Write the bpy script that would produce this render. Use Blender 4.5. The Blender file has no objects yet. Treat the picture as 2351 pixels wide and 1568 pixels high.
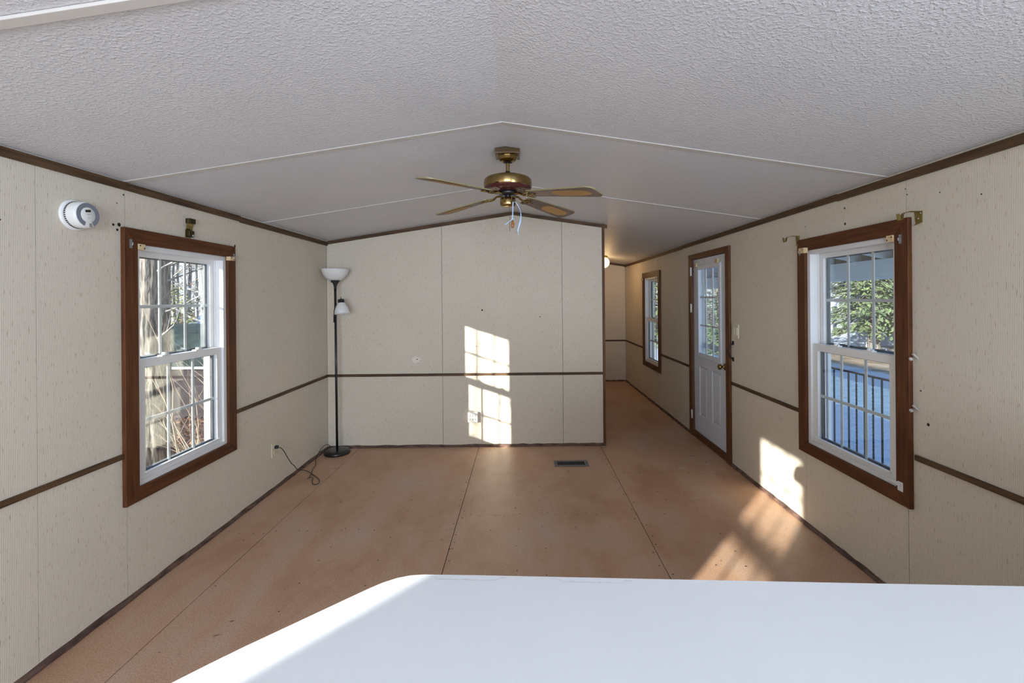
import bpy, bmesh, math, random
from mathutils import Vector, Matrix
PI = math.pi
R = math.radians
random.seed(7)
scene = bpy.context.scene
COL = scene.collection

# ------------------------------------------------------------------ camera
EYE = 1.5175
FPX = 1020.0
cd = bpy.data.cameras.new('camera')
cam = bpy.data.objects.new('camera', cd)
COL.objects.link(cam)
cd.sensor_width = 36.0
cd.sensor_fit = 'HORIZONTAL'
cd.lens = 36.0 * FPX / 2351.0
cd.shift_x = -(1208.1 - 1175.5) / 2351.0
cd.shift_y = -(784.0 - 686.06) / 2351.0
cd.clip_start = 0.02
cd.clip_end = 300
YAW, ROLL = -0.00807, -0.00832
fw = Vector((-math.sin(YAW), math.cos(YAW), 0))
r0 = Vector((math.cos(YAW), math.sin(YAW), 0))
u0 = Vector((0, 0, 1))
rr = r0 * math.cos(ROLL) + u0 * math.sin(ROLL)
uu = -r0 * math.sin(ROLL) + u0 * math.cos(ROLL)
m = Matrix((rr, uu, -fw)).transposed().to_4x4()
m.translation = Vector((0, 0, EYE))
cam.matrix_world = m
scene.camera = cam

# ------------------------------------------------------------------ world, sun, large lights, exposure
vs = scene.view_settings
vs.view_transform = 'Standard'
vs.look = 'None'
vs.exposure = 0.38
vs.gamma = 1.0
vs.use_curve_mapping = False

w = bpy.data.worlds.new('sky')
scene.world = w
w.use_nodes = True
nt = w.node_tree
nt.nodes.clear()
o_ = nt.nodes.new('ShaderNodeOutputWorld')
bg = nt.nodes.new('ShaderNodeBackground')
tc = nt.nodes.new('ShaderNodeTexCoord')
sp = nt.nodes.new('ShaderNodeSeparateXYZ')
cr = nt.nodes.new('ShaderNodeValToRGB')
nt.links.new(tc.outputs['Generated'], sp.inputs[0])
nt.links.new(sp.outputs['Z'], cr.inputs[0])
cr.color_ramp.elements[0].position = 0.0
cr.color_ramp.elements[0].color = (0.88, 0.94, 1.0, 1)
cr.color_ramp.elements[1].position = 0.9
cr.color_ramp.elements[1].color = (0.18, 0.42, 0.95, 1)
e = cr.color_ramp.elements.new(0.28)
e.color = (0.55, 0.75, 1.0, 1)
nt.links.new(cr.outputs[0], bg.inputs[0])
bg.inputs[1].default_value = 1.6
nt.links.new(bg.outputs[0], o_.inputs[0])

SUN_AZ, SUN_EL = R(41.8), R(12.9)
sd = bpy.data.lights.new('sun', 'SUN')
sd.energy = 21.0
sd.color = (1.0, 0.93, 0.81)
sd.angle = R(0.6)
sun = bpy.data.objects.new('sun', sd)
COL.objects.link(sun)
sdir = Vector((math.sin(SUN_AZ) * math.cos(SUN_EL), math.cos(SUN_AZ) * math.cos(SUN_EL), -math.sin(SUN_EL)))
sun.rotation_euler = sdir.to_track_quat('-Z', 'Y').to_euler()
sun.location = (-10, -12, 6)

def area(name, loc, target, sx, sy, energy, color):
    d = bpy.data.lights.new(name, 'AREA')
    d.shape = 'RECTANGLE'
    d.size, d.size_y = sx, sy
    d.energy = energy
    d.color = color
    o = bpy.data.objects.new(name, d)
    o.location = loc
    o.rotation_euler = (Vector(target) - Vector(loc)).to_track_quat('-Z', 'Y').to_euler()
    COL.objects.link(o)
    return o
# fill lamps added behind the camera, standing in for kitchen daylight
area('kitchen_fill_right', (1.80, -1.45, 1.10), (0.0, -1.25, 1.30), 1.9, 1.9, 60, (0.58, 0.77, 1.0))
area('kitchen_fill_side', (1.80, -0.15, 1.35), (0.35, 0.75, 2.05), 0.75, 1.1, 9, (0.58, 0.75, 1.0))
area('kitchen_fill_rear', (-0.1, -3.40, 1.35), (-0.1, 0.0, 1.35), 2.6, 1.2, 136, (0.75, 0.86, 1.0))

# ------------------------------------------------------------------ room numbers (metres)
XL, XR = -2.013, 1.878
D, DF, YR = 4.583, 8.10, -3.6
H, RZ, RX = 2.13, 2.422, -0.095
PX = 0.847            # end of the partition
WT = 0.115             # outer wall thickness
RAILZ = 0.744
GZ = -1.1             # ground outside

def ceil_z(x):
    if x < RX:
        return H + (RZ - H) * (x - XL) / (RX - XL)
    return RZ + (H - RZ) * (x - RX) / (XR - RX)

# ------------------------------------------------------------------ materials
MATS = {}
def new_mat(name):
    m = bpy.data.materials.new(name)
    m.use_nodes = True
    nt = m.node_tree
    b = nt.nodes['Principled BSDF']
    return m, nt, b

def mat(name, c1, c2=None, rough=0.5, metal=0.0, scale=(8, 8, 8), detail=4, bump=0.0, bscale=None, spec=0.5, lo=0.35, hi=0.65, coat=0.0, trans=0.0):
    if name in MATS:
        return MATS[name]
    m, nt, b = new_mat(name)
    b.inputs['Base Color'].default_value = (*c1, 1)
    b.inputs['Roughness'].default_value = rough
    b.inputs['Metallic'].default_value = metal
    b.inputs['Specular IOR Level'].default_value = spec
    b.inputs['Coat Weight'].default_value = coat
    b.inputs['Transmission Weight'].default_value = trans
    if c2 is not None or bump:
        t = nt.nodes.new('ShaderNodeTexCoord')
        mp = nt.nodes.new('ShaderNodeMapping')
        mp.inputs['Scale'].default_value = scale
        nt.links.new(t.outputs['Object'], mp.inputs[0])
        n = nt.nodes.new('ShaderNodeTexNoise')
        n.inputs['Scale'].default_value = 1.0
        n.inputs['Detail'].default_value = detail
        nt.links.new(mp.outputs[0], n.inputs['Vector'])
        if c2 is not None:
            r = nt.nodes.new('ShaderNodeValToRGB')
            r.color_ramp.elements[0].position = lo
            r.color_ramp.elements[1].position = hi
            r.color_ramp.elements[0].color = (*c1, 1)
            r.color_ramp.elements[1].color = (*c2, 1)
            nt.links.new(n.outputs['Fac'], r.inputs[0])
            nt.links.new(r.outputs[0], b.inputs['Base Color'])
        if bump:
            bn = nt.nodes.new('ShaderNodeBump')
            bn.inputs['Strength'].default_value = bump
            bn.inputs['Distance'].default_value = 0.003
            src = n
            if bscale:
                mp2 = nt.nodes.new('ShaderNodeMapping')
                mp2.inputs['Scale'].default_value = bscale
                nt.links.new(t.outputs['Object'], mp2.inputs[0])
                src = nt.nodes.new('ShaderNodeTexNoise')
                src.inputs['Scale'].default_value = 1.0
                nt.links.new(mp2.outputs[0], src.inputs['Vector'])
            nt.links.new(src.outputs['Fac'], bn.inputs['Height'])
            nt.links.new(bn.outputs[0], b.inputs['Normal'])
    MATS[name] = m
    return m

def wallpaper(name, axis):
    """cream vinyl paper: fine vertical ribs, short dark flecks, slow yellowing"""
    m, nt, b = new_mat(name)
    N, L = nt.nodes.new, nt.links.new
    t = N('ShaderNodeTexCoord')
    sx = N('ShaderNodeSeparateXYZ')
    L(t.outputs['Object'], sx.inputs[0])
    h = sx.outputs['Y' if axis == 'y' else 'X']
    # ribs
    mu = N('ShaderNodeMath'); mu.operation = 'MULTIPLY'; mu.inputs[1].default_value = 2 * PI / 0.0062
    L(h, mu.inputs[0])
    sn = N('ShaderNodeMath'); sn.operation = 'SINE'
    L(mu.outputs[0], sn.inputs[0])
    rib = N('ShaderNodeMapRange')
    rib.inputs['From Min'].default_value = -1
    L(sn.outputs[0], rib.inputs['Value'])
    # rib-to-rib streaks
    cx = N('ShaderNodeCombineXYZ')
    a = N('ShaderNodeMath'); a.operation = 'MULTIPLY'; a.inputs[1].default_value = 170
    bz = N('ShaderNodeMath'); bz.operation = 'MULTIPLY'; bz.inputs[1].default_value = 26
    L(h, a.inputs[0]); L(sx.outputs['Z'], bz.inputs[0])
    L(a.outputs[0], cx.inputs[0]); L(bz.outputs[0], cx.inputs[1])
    fl = N('ShaderNodeTexNoise'); fl.inputs['Scale'].default_value = 1; fl.inputs['Detail'].default_value = 2
    L(cx.outputs[0], fl.inputs['Vector'])
    flr = N('ShaderNodeValToRGB')
    flr.color_ramp.elements[0].position = 0.62; flr.color_ramp.elements[0].color = (0, 0, 0, 1)
    flr.color_ramp.elements[1].position = 0.72; flr.color_ramp.elements[1].color = (1, 1, 1, 1)
    L(fl.outputs['Fac'], flr.inputs[0])
    # slow patches
    pn = N('ShaderNodeTexNoise'); pn.inputs['Scale'].default_value = 1.3; pn.inputs['Detail'].default_value = 3
    L(t.outputs['Object'], pn.inputs['Vector'])
    base = N('ShaderNodeMix'); base.data_type = 'RGBA'
    base.inputs[6].default_value = (*WALL_A, 1)
    base.inputs[7].default_value = (*WALL_B, 1)
    pr = N('ShaderNodeMapRange'); pr.inputs['From Min'].default_value = 0.35; pr.inputs['From Max'].default_value = 0.65
    L(pn.outputs['Fac'], pr.inputs['Value']); L(pr.outputs[0], base.inputs[0])
    m1 = N('ShaderNodeMix'); m1.data_type = 'RGBA'; m1.blend_type = 'MULTIPLY'
    m1.inputs[7].default_value = (0.80, 0.78, 0.74, 1)
    L(rib.outputs[0], m1.inputs[0]); L(base.outputs[2], m1.inputs[6])
    m2 = N('ShaderNodeMix'); m2.data_type = 'RGBA'; m2.blend_type = 'MULTIPLY'
    m2.inputs[7].default_value = (0.70, 0.62, 0.57, 1)
    L(flr.outputs[0], m2.inputs[0]); L(m1.outputs[2], m2.inputs[6])
    L(m2.outputs[2], b.inputs['Base Color'])
    b.inputs['Roughness'].default_value = 0.62
    b.inputs['Specular IOR Level'].default_value = 0.3
    bp = N('ShaderNodeBump'); bp.inputs['Strength'].default_value = 0.25; bp.inputs['Distance'].default_value = 0.0006
    L(rib.outputs[0], bp.inputs['Height']); L(bp.outputs[0], b.inputs['Normal'])
    return m

WALL_A, WALL_B = (0.735, 0.67, 0.565), (0.77, 0.70, 0.595)
M_WALL_Y = wallpaper('wallpaper_side', 'y')
M_WALL_X = wallpaper('wallpaper_end', 'x')
M_CORE = mat('wall_core', (0.30, 0.25, 0.19), rough=0.8)
M_GAP = mat('seam_backing', (0.40, 0.34, 0.27), rough=0.9)  # tan backing that shows in the gaps between ceiling sheets
M_SIDING = mat('vinyl_siding', (0.78, 0.82, 0.85), rough=0.5)

def ceiling_mat():
    m, nt, b = new_mat('stippled_ceiling')
    N, L = nt.nodes.new, nt.links.new
    t = N('ShaderNodeTexCoord')
    n = N('ShaderNodeTexNoise'); n.inputs['Scale'].default_value = 95; n.inputs['Detail'].default_value = 3; n.inputs['Roughness'].default_value = 0.55
    L(t.outputs['Object'], n.inputs['Vector'])
    r = N('ShaderNodeValToRGB')
    r.color_ramp.elements[0].position = 0.45; r.color_ramp.elements[1].position = 0.68
    L(n.outputs['Fac'], r.inputs[0])
    bp = N('ShaderNodeBump'); bp.inputs['Strength'].default_value = 0.8; bp.inputs['Distance'].default_value = 0.002
    L(r.outputs[0], bp.inputs['Height']); L(bp.outputs[0], b.inputs['Normal'])
    n2 = N('ShaderNodeTexNoise'); n2.inputs['Scale'].default_value = 1.1; n2.inputs['Detail'].default_value = 4
    L(t.outputs['Object'], n2.inputs['Vector'])
    r2 = N('ShaderNodeValToRGB')
    r2.color_ramp.elements[0].position = 0.3; r2.color_ramp.elements[1].position = 0.7
    r2.color_ramp.elements[0].color = (0.665, 0.66, 0.675, 1)
    r2.color_ramp.elements[1].color = (0.705, 0.705, 0.73, 1)
    L(n2.outputs['Fac'], r2.inputs[0]); L(r2.outputs[0], b.inputs['Base Color'])
    b.inputs['Roughness'].default_value = 0.42
    b.inputs['Specular IOR Level'].default_value = 0.45
    return m
M_CEIL = ceiling_mat()
M_BATTEN = mat('ceiling_batten', (0.62, 0.59, 0.55), rough=0.5)

def floor_mat():
    m, nt, b = new_mat('particle_board')
    N, L = nt.nodes.new, nt.links.new
    t = N('ShaderNodeTexCoord')
    mp = N('ShaderNodeMapping'); mp.inputs['Scale'].default_value = (1.6, 0.9, 1); mp.inputs['Rotation'].default_value = (0, 0, 0.5)
    L(t.outputs['Object'], mp.inputs[0])
    n = N('ShaderNodeTexNoise'); n.inputs['Scale'].default_value = 1.5; n.inputs['Detail'].default_value = 7; n.inputs['Roughness'].default_value = 0.6; n.inputs['Distortion'].default_value = 0.2
    L(mp.outputs[0], n.inputs['Vector'])
    r = N('ShaderNodeValToRGB')
    el = r.color_ramp.elements
    el[0].position = 0.32; el[0].color = (0.46, 0.26, 0.155, 1)
    el[1].position = 0.72; el[1].color = (0.58, 0.43, 0.335, 1)
    k = el.new(0.50); k.color = (0.56, 0.345, 0.225, 1)
    L(n.outputs['Fac'], r.inputs[0])
    g = N('ShaderNodeTexNoise'); g.inputs['Scale'].default_value = 180; g.inputs['Detail'].default_value = 3
    L(t.outputs['Object'], g.inputs['Vector'])
    gr = N('ShaderNodeValToRGB'); gr.color_ramp.elements[0].position = 0.35; gr.color_ramp.elements[1].position = 0.65
    gr.color_ramp.elements[0].color = (0.72, 0.72, 0.72, 1); gr.color_ramp.elements[1].color = (1.1, 1.1, 1.1, 1)
    L(g.outputs['Fac'], gr.inputs[0])
    mx = N('ShaderNodeMix'); mx.data_type = 'RGBA'; mx.blend_type = 'MULTIPLY'; mx.inputs[0].default_value = 1
    L(r.outputs[0], mx.inputs[6]); L(gr.outputs[0], mx.inputs[7])
    # dark scuffs
    mp3 = N('ShaderNodeMapping'); mp3.inputs['Scale'].default_value = (9, 14, 1); mp3.inputs['Rotation'].default_value = (0, 0, -0.4)
    L(t.outputs['Object'], mp3.inputs[0])
    s = N('ShaderNodeTexNoise'); s.inputs['Scale'].default_value = 1; s.inputs['Detail'].default_value = 6; s.inputs['Distortion'].default_value = 1.5
    L(mp3.outputs[0], s.inputs['Vector'])
    sr = N('ShaderNodeValToRGB'); sr.color_ramp.elements[0].position = 0.69; sr.color_ramp.elements[1].position = 0.76
    L(s.outputs['Fac'], sr.inputs[0])
    mx2 = N('ShaderNodeMix'); mx2.data_type = 'RGBA'; mx2.blend_type = 'MULTIPLY'
    mx2.inputs[7].default_value = (0.45, 0.42, 0.42, 1)
    L(sr.outputs[0], mx2.inputs[0]); L(mx.outputs[2], mx2.inputs[6])
    # orange bare patch where the sheets meet by the door
    L(mx2.outputs[2], b.inputs['Base Color'])
    rg = N('ShaderNodeMapRange'); rg.inputs['To Min'].default_value = 0.36; rg.inputs['To Max'].default_value = 0.55
    L(n.outputs['Fac'], rg.inputs['Value']); L(rg.outputs[0], b.inputs['Roughness'])
    b.inputs['Specular IOR Level'].default_value = 0.5
    bp = N('ShaderNodeBump'); bp.inputs['Strength'].default_value = 0.15; bp.inputs['Distance'].default_value = 0.001
    L(g.outputs['Fac'], bp.inputs['Height']); L(bp.outputs[0], b.inputs['Normal'])
    return m
M_FLOOR = floor_mat()
M_UNDER = mat('subfloor', (0.06, 0.04, 0.03), rough=0.9)
M_TRIM = mat('brown_wood_grain_trim', (0.055, 0.029, 0.013), (0.12, 0.066, 0.032), rough=0.55, spec=0.3, scale=(50, 4, 60))
M_TRIMX = mat('brown_wood_grain_trim_end', (0.055, 0.029, 0.013), (0.12, 0.066, 0.032), rough=0.55, spec=0.3, scale=(4, 50, 60))
M_SHOE = mat('worn_shoe_moulding', (0.05, 0.026, 0.02), (0.16, 0.09, 0.07), rough=0.7, scale=(14, 14, 40), bump=0.5)
M_CASE = mat('red_brown_stained_casing', (0.068, 0.021, 0.006), (0.140, 0.050, 0.017), rough=0.5, spec=0.25, scale=(60, 60, 5), lo=0.3, hi=0.75)
M_CASEH = mat('red_brown_stained_casing_level', (0.068, 0.021, 0.006), (0.140, 0.050, 0.017), rough=0.5, spec=0.25, scale=(60, 5, 60), lo=0.3, hi=0.75)
M_DCASE = mat('mid_brown_door_casing', (0.085, 0.034, 0.013), (0.17, 0.072, 0.030), rough=0.5, spec=0.3, scale=(60, 60, 5), lo=0.3, hi=0.75)
M_VINYL = mat('white_vinyl', (0.80, 0.80, 0.80), rough=0.35)
M_BLACKV = mat('black_gasket', (0.012, 0.014, 0.02), rough=0.6)
M_BLOCK = mat('pale_pine_block', (0.62, 0.45, 0.25), (0.72, 0.56, 0.34), rough=0.6, scale=(80, 80, 80))
M_SCREW = mat('zinc_screw', (0.45, 0.47, 0.5), rough=0.35, metal=0.9)
M_HOLE = mat('dark_hole', (0.03, 0.02, 0.015), rough=0.9)
M_BRASS = mat('polished_brass', (0.40, 0.29, 0.12), (0.30, 0.20, 0.075), rough=0.18, metal=1.0, scale=(9, 9, 9))
M_BRASSD = mat('dull_brass', (0.34, 0.26, 0.09), (0.22, 0.17, 0.05), rough=0.38, metal=0.9, scale=(40, 40, 40))
M_BLACK = mat('black_enamel', (0.012, 0.012, 0.014), rough=0.28)
M_BLACKM = mat('matt_black', (0.015, 0.015, 0.016), rough=0.6)
M_MAHOG = mat('dark_mahogany_plastic', (0.09, 0.022, 0.02), rough=0.25)
M_BLADE = mat('walnut_blade', (0.13, 0.085, 0.068), (0.22, 0.15, 0.125), rough=0.45, scale=(18, 18, 18), lo=0.35, hi=0.7)
M_BLADEE = mat('gilt_blade_edge', (0.30, 0.26, 0.12), rough=0.45)
M_CANE = mat('woven_cane', (0.62, 0.36, 0.13), rough=0.6)
M_OPAL = mat('opal_plastic', (0.80, 0.80, 0.80), rough=0.35, trans=0.0)
M_IVORY = mat('ivory_plastic', (0.70, 0.64, 0.47), rough=0.4)
M_WHITEP = mat('white_plastic', (0.80, 0.80, 0.78), rough=0.35)
M_GREYP = mat('grey_plastic', (0.20, 0.22, 0.26), rough=0.5)
M_LINE = mat('fine_grey_print', (0.35, 0.36, 0.38), rough=0.6)
M_SCREENP = mat('dark_display', (0.03, 0.025, 0.015), rough=0.2)
M_LAM = mat('white_laminate', (0.80, 0.82, 0.84), (0.83, 0.85, 0.865), rough=0.32, scale=(3, 3, 3))
M_PARTI = mat('worn_laminate_edge', (0.50, 0.42, 0.33), (0.7, 0.66, 0.6), rough=0.7, scale=(60, 60, 60))
M_DOOR = mat('white_painted_door', (0.70, 0.74, 0.82), rough=0.4)
M_RIBBON = mat('pale_blue_ribbon', (0.45, 0.62, 0.92), rough=0.35)
M_KNOBW = mat('amber_wood_knob', (0.35, 0.13, 0.04), rough=0.25)
M_REG = mat('dark_register_metal', (0.10, 0.095, 0.10), rough=0.4, metal=0.6)
M_CLEAR = mat('clear_plastic', (0.72, 0.70, 0.66), rough=0.15, trans=0.4)

def glass_mat(name, tint=(0.93, 0.96, 0.97)):
    m, nt, b = new_mat(name)
    nt.nodes.remove(b)
    N, L = nt.nodes.new, nt.links.new
    out = nt.nodes['Material Output']
    tr = N('ShaderNodeBsdfTransparent'); tr.inputs[0].default_value = (*tint, 1)
    gl = N('ShaderNodeBsdfGlossy'); gl.inputs['Roughness'].default_value = 0.02
    fr = N('ShaderNodeFresnel'); fr.inputs[0].default_value = 1.45
    mu = N('ShaderNodeMath'); mu.operation = 'MULTIPLY'; mu.inputs[1].default_value = 0.3
    L(fr.outputs[0], mu.inputs[0])
    mx = N('ShaderNodeMixShader')
    L(mu.outputs[0], mx.inputs[0]); L(tr.outputs[0], mx.inputs[1]); L(gl.outputs[0], mx.inputs[2])
    L(mx.outputs[0], out.inputs[0])
    return m
M_GLASS = glass_mat('window_glass')

def emit_mat(name, c, s):
    m, nt, b = new_mat(name)
    b.inputs['Base Color'].default_value = (*c, 1)
    b.inputs['Emission Color'].default_value = (*c, 1)
    b.inputs['Emission Strength'].default_value = s
    return m
M_GLOBE = emit_mat('lit_glass_globe', (1.0, 0.70, 0.34), 3.2)
M_LED = emit_mat('red_led', (1.0, 0.08, 0.05), 1.5)

# ------------------------------------------------------------------ mesh helpers
class MB:
    """collects shapes; build() links them as one mesh object. T maps local points to world."""
    def __init__(s, T=None):
        s.v, s.f, s.T, s.sm = [], [], T, []
    def add(s, vs, fs, smooth=False):
        n = len(s.v)
        for p in vs:
            p = Vector(p)
            s.v.append(Vector(s.T(p)) if s.T else p)
        for f in fs:
            s.f.append([n + i for i in f]); s.sm.append(smooth)
        return s
    def box(s, a, b):
        x0, x1 = sorted((a[0], b[0])); y0, y1 = sorted((a[1], b[1])); z0, z1 = sorted((a[2], b[2]))
        vs = [(x0, y0, z0), (x1, y0, z0), (x1, y1, z0), (x0, y1, z0), (x0, y0, z1), (x1, y0, z1), (x1, y1, z1), (x0, y1, z1)]
        return s.add(vs, [(0, 3, 2, 1), (4, 5, 6, 7), (0, 1, 5, 4), (1, 2, 6, 5), (2, 3, 7, 6), (3, 0, 4, 7)])
    def obox(s, c, X, Y, Z):
        """box with centre c and half-axis vectors"""
        c, X, Y, Z = Vector(c), Vector(X), Vector(Y), Vector(Z)
        vs = [c + a * X + b * Y + d * Z for d in (-1, 1) for a, b in ((-1, -1), (1, -1), (1, 1), (-1, 1))]
        return s.add(vs, [(0, 3, 2, 1), (4, 5, 6, 7), (0, 1, 5, 4), (1, 2, 6, 5), (2, 3, 7, 6), (3, 0, 4, 7)])
    def prism(s, pts, d):
        """polygon (3d points) swept by vector d"""
        n = len(pts); d = Vector(d)
        vs = [Vector(p) for p in pts] + [Vector(p) + d for p in pts]
        fs = [tuple(range(n - 1, -1, -1)), tuple(range(n, 2 * n))] + [(i, (i + 1) % n, n + (i + 1) % n, n + i) for i in range(n)]
        return s.add(vs, fs)
    def lathe(s, prof, c=(0, 0, 0), axis=(0, 0, 1), n=32, smooth=True, closed=False):
        """profile of (radius, height) turned about axis through c"""
        A = Vector(axis).normalized()
        U = A.orthogonal().normalized(); V = A.cross(U)
        c = Vector(c); vs, fs = [], []
        for r, h in prof:
            for k in range(n):
                a = 2 * PI * k / n
                vs.append(c + A * h + (U * math.cos(a) + V * math.sin(a)) * r)
        for i in range(len(prof) - 1):
            for k in range(n):
                k2 = (k + 1) % n
                fs.append((i * n + k, i * n + k2, (i + 1) * n + k2, (i + 1) * n + k))
        s.add(vs, fs, smooth)
        return s
    def tube(s, pts, r, n=8, caps=True, smooth=True):
        pts = [Vector(p) for p in pts]
        rs = r if isinstance(r, (list, tuple)) else [r] * len(pts)
        vs, fs = [], []
        up = None
        for i, p in enumerate(pts):
            t = (pts[min(i + 1, len(pts) - 1)] - pts[max(i - 1, 0)]).normalized()
            if up is None:
                up = t.orthogonal().normalized()
            up = (up - t * up.dot(t))
            up = up.normalized() if up.length > 1e-6 else t.orthogonal().normalized()
            v = t.cross(up)
            for k in range(n):
                a = 2 * PI * k / n
                vs.append(p + (up * math.cos(a) + v * math.sin(a)) * rs[i])
        for i in range(len(pts) - 1):
            for k in range(n):
                k2 = (k + 1) % n
                fs.append((i * n + k, i * n + k2, (i + 1) * n + k2, (i + 1) * n + k))
        if caps:
            fs.append(tuple(range(n - 1, -1, -1)))
            fs.append(tuple((len(pts) - 1) * n + k for k in range(n)))
        return s.add(vs, fs, smooth)
    def ribbon(s, pts, wdir, hw):
        wdir = Vector(wdir); vs = []
        for i, p in enumerate(pts):
            ww = hw[i] if isinstance(hw, (list, tuple)) else hw
            vs += [Vector(p) - wdir * ww, Vector(p) + wdir * ww]
        return s.add(vs, [(2 * i, 2 * i + 1, 2 * i + 3, 2 * i + 2) for i in range(len(pts) - 1)], True)
    def build(s, name, material, parent=None, bevel=0.0, label=None, cat=None, group=None, kind=None, seg=2, recalc=True, origin=None):
        o3 = parent.matrix_world.translation.copy() if parent else (Vector(origin) if origin else Vector((0, 0, 0)))
        if parent and parent.get('_loc'):
            o3 = Vector(parent['_loc'])
        me = bpy.data.meshes.new(name)
        me.from_pydata([tuple(p - o3) for p in s.v], [], s.f)
        me.polygons.foreach_set('use_smooth', s.sm)
        if recalc or bevel:
            bm = bmesh.new(); bm.from_mesh(me)
            if bevel:
                bmesh.ops.bevel(bm, geom=[e for e in bm.edges if e.is_manifold and e.calc_face_angle(0) > 0.5], offset=bevel, segments=seg, affect='EDGES', profile=0.6)
            if recalc:
                bmesh.ops.recalc_face_normals(bm, faces=bm.faces)
            bm.to_mesh(me); bm.free()
        me.materials.append(material)
        o = bpy.data.objects.new(name, me)
        COL.objects.link(o)
        if parent:
            o.parent = parent
            o['_loc'] = list(o3)
        else:
            o.location = o3
            o['_loc'] = list(o3)
        tag(o, label, cat, group, kind)
        return o

def tag(o, label=None, cat=None, group=None, kind=None):
    if label: o['label'] = label
    if cat: o['category'] = cat
    if group: o['group'] = group
    if kind: o['kind'] = kind
    return o

def thing(name, loc, label=None, cat=None, group=None, kind=None):
    o = bpy.data.objects.new(name, None)
    o.location = loc
    o.empty_display_size = 0.05
    COL.objects.link(o)
    o['_loc'] = list(loc)
    return tag(o, label, cat, group, kind)

def copy_thing(root, delta, name=None):
    """copy a top-level thing and its parts (two levels), moved by delta"""
    r = root.copy(); COL.objects.link(r)
    r.location = root.location + Vector(delta)
    for ch in list(root.children):
        c = ch.copy(); COL.objects.link(c); c.parent = r
        for g in list(ch.children):
            d = g.copy(); COL.objects.link(d); d.parent = c
    return r

# ------------------------------------------------------------------ the setting
# window / door openings: (centre along y, half width, z0, z1)
WIN_HW, WZ0, WZ1 = 0.352, 0.557, 1.818
L_OPEN = [(2.672, WIN_HW, WZ0, WZ1), (-1.180, WIN_HW, WZ0, WZ1)]
R_OPEN = [(2.555, WIN_HW, WZ0, WZ1), (4.475, 0.405, 0.03, 1.935), (6.45, WIN_HW, WZ0, WZ1), (-1.45, 0.92, 0.05, 2.0)]

def rects(y0, y1, z0, z1, holes):
    """rectangles of a wall face left between holes"""
    ys = sorted({y0, y1, *[min(max(v, y0), y1) for h in holes for v in (h[0] - h[1], h[0] + h[1])]})
    out = []
    for a, b in zip(ys, ys[1:]):
        if b - a < 1e-5: continue
        c = (a + b) / 2
        zs = [z0]
        for h in sorted(holes, key=lambda h: h[2]):
            if h[0] - h[1] < c < h[0] + h[1]:
                zs += [h[2], h[3]]
        zs.append(z1)
        for k in range(0, len(zs), 2):
            if zs[k + 1] - zs[k] > 1e-5:
                out.append((a, b, zs[k], zs[k + 1]))
    return out

def side_wall(name, x, sgn, seams, holes, label):
    w = MB()
    for a, b, z0, z1 in rects(YR - 0.1, DF + 0.1, -0.25, H + 0.02, holes):
        w.box((x + sgn * 0.004, a, z0), (x + sgn * WT, b, z1))
    root = w.build(name, M_CORE, kind='structure', recalc=True)
    tag(root, label)
    g = 0.0014
    for a, b in zip(seams, seams[1:]):
        p = MB()
        for c, d, z0, z1 in rects(a + g, b - g, 0.0, H, holes):
            p.box((x, c, z0), (x + sgn * 0.0035, d, z1))
        p.build('wall_panel', M_WALL_Y, root)
    return root
wall_left = side_wall('wall_left', XL, -1, [YR, -1.7, -0.6, 0.62, 1.855, 2.268, 3.04, 4.19, D], L_OPEN, 'cream wallpapered wall with the window over the leafy yard')
wall_right = side_wall('wall_right', XR, 1, [YR, -2.6, -0.7, 0.93, 2.156, 2.936, 4.232, 5.27, 6.137, 7.26, 7.56, DF], R_OPEN, 'cream wallpapered wall with the white door')

def end_wall(name, x0, x1, y, sgn, seams, label, mt):
    """wall across the room, face at y, thickness behind it; follows the ceiling slope"""
    def poly(a, b, yy, z0=0.0, dz=0.0):
        pts = [(a, yy, z0), (b, yy, z0), (b, yy, ceil_z(b) + dz)]
        if a < RX < b: pts.append((RX, yy, RZ + dz))
        pts.append((a, yy, ceil_z(a) + dz))
        return pts
    root = MB().prism(poly(x0, x1, y + sgn * 0.004), (0, sgn * 0.09, 0)).build(name, M_CORE, kind='structure')
    tag(root, label)
    for a, b in zip(seams, seams[1:]):
        MB().prism(poly(a + 0.0025, b - 0.0025, y), (0, sgn * 0.0035, 0)).build('wall_panel', mt, root)
    return root
wall_back = end_wall('wall_back', XL, PX - 0.022, D, 1, [XL, -0.830, 0.409, PX - 0.022], 'partition wall papered cream, lit by the sun patch', M_WALL_X)
end_wall('wall_hall_end', PX - 0.1, XR, DF, 1, [PX - 0.1, XR], 'end wall of the hallway', M_WALL_X)
rear = end_wall('wall_rear', XL, XR, YR, -1, [XL, -0.8, 0.42, XR], 'kitchen wall behind the camera', M_WALL_X)
# hallway side of the partition
hw = MB().box((PX - 0.11, D + 0.095, 0), (PX - 0.01, DF, 2.30)).build('wall_hall', M_WALL_Y, kind='structure')
tag(hw, 'inner wall of the hallway')
# brown end trim of the partition
MB().box((PX - 0.0235, D - 0.008, 0.0), (PX + 0.002, D + 0.10, ceil_z(PX) - 0.002)).build('trim_1', M_DCASE, kind='structure', bevel=0.002, label='brown corner trim on the free end of the partition')

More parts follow.
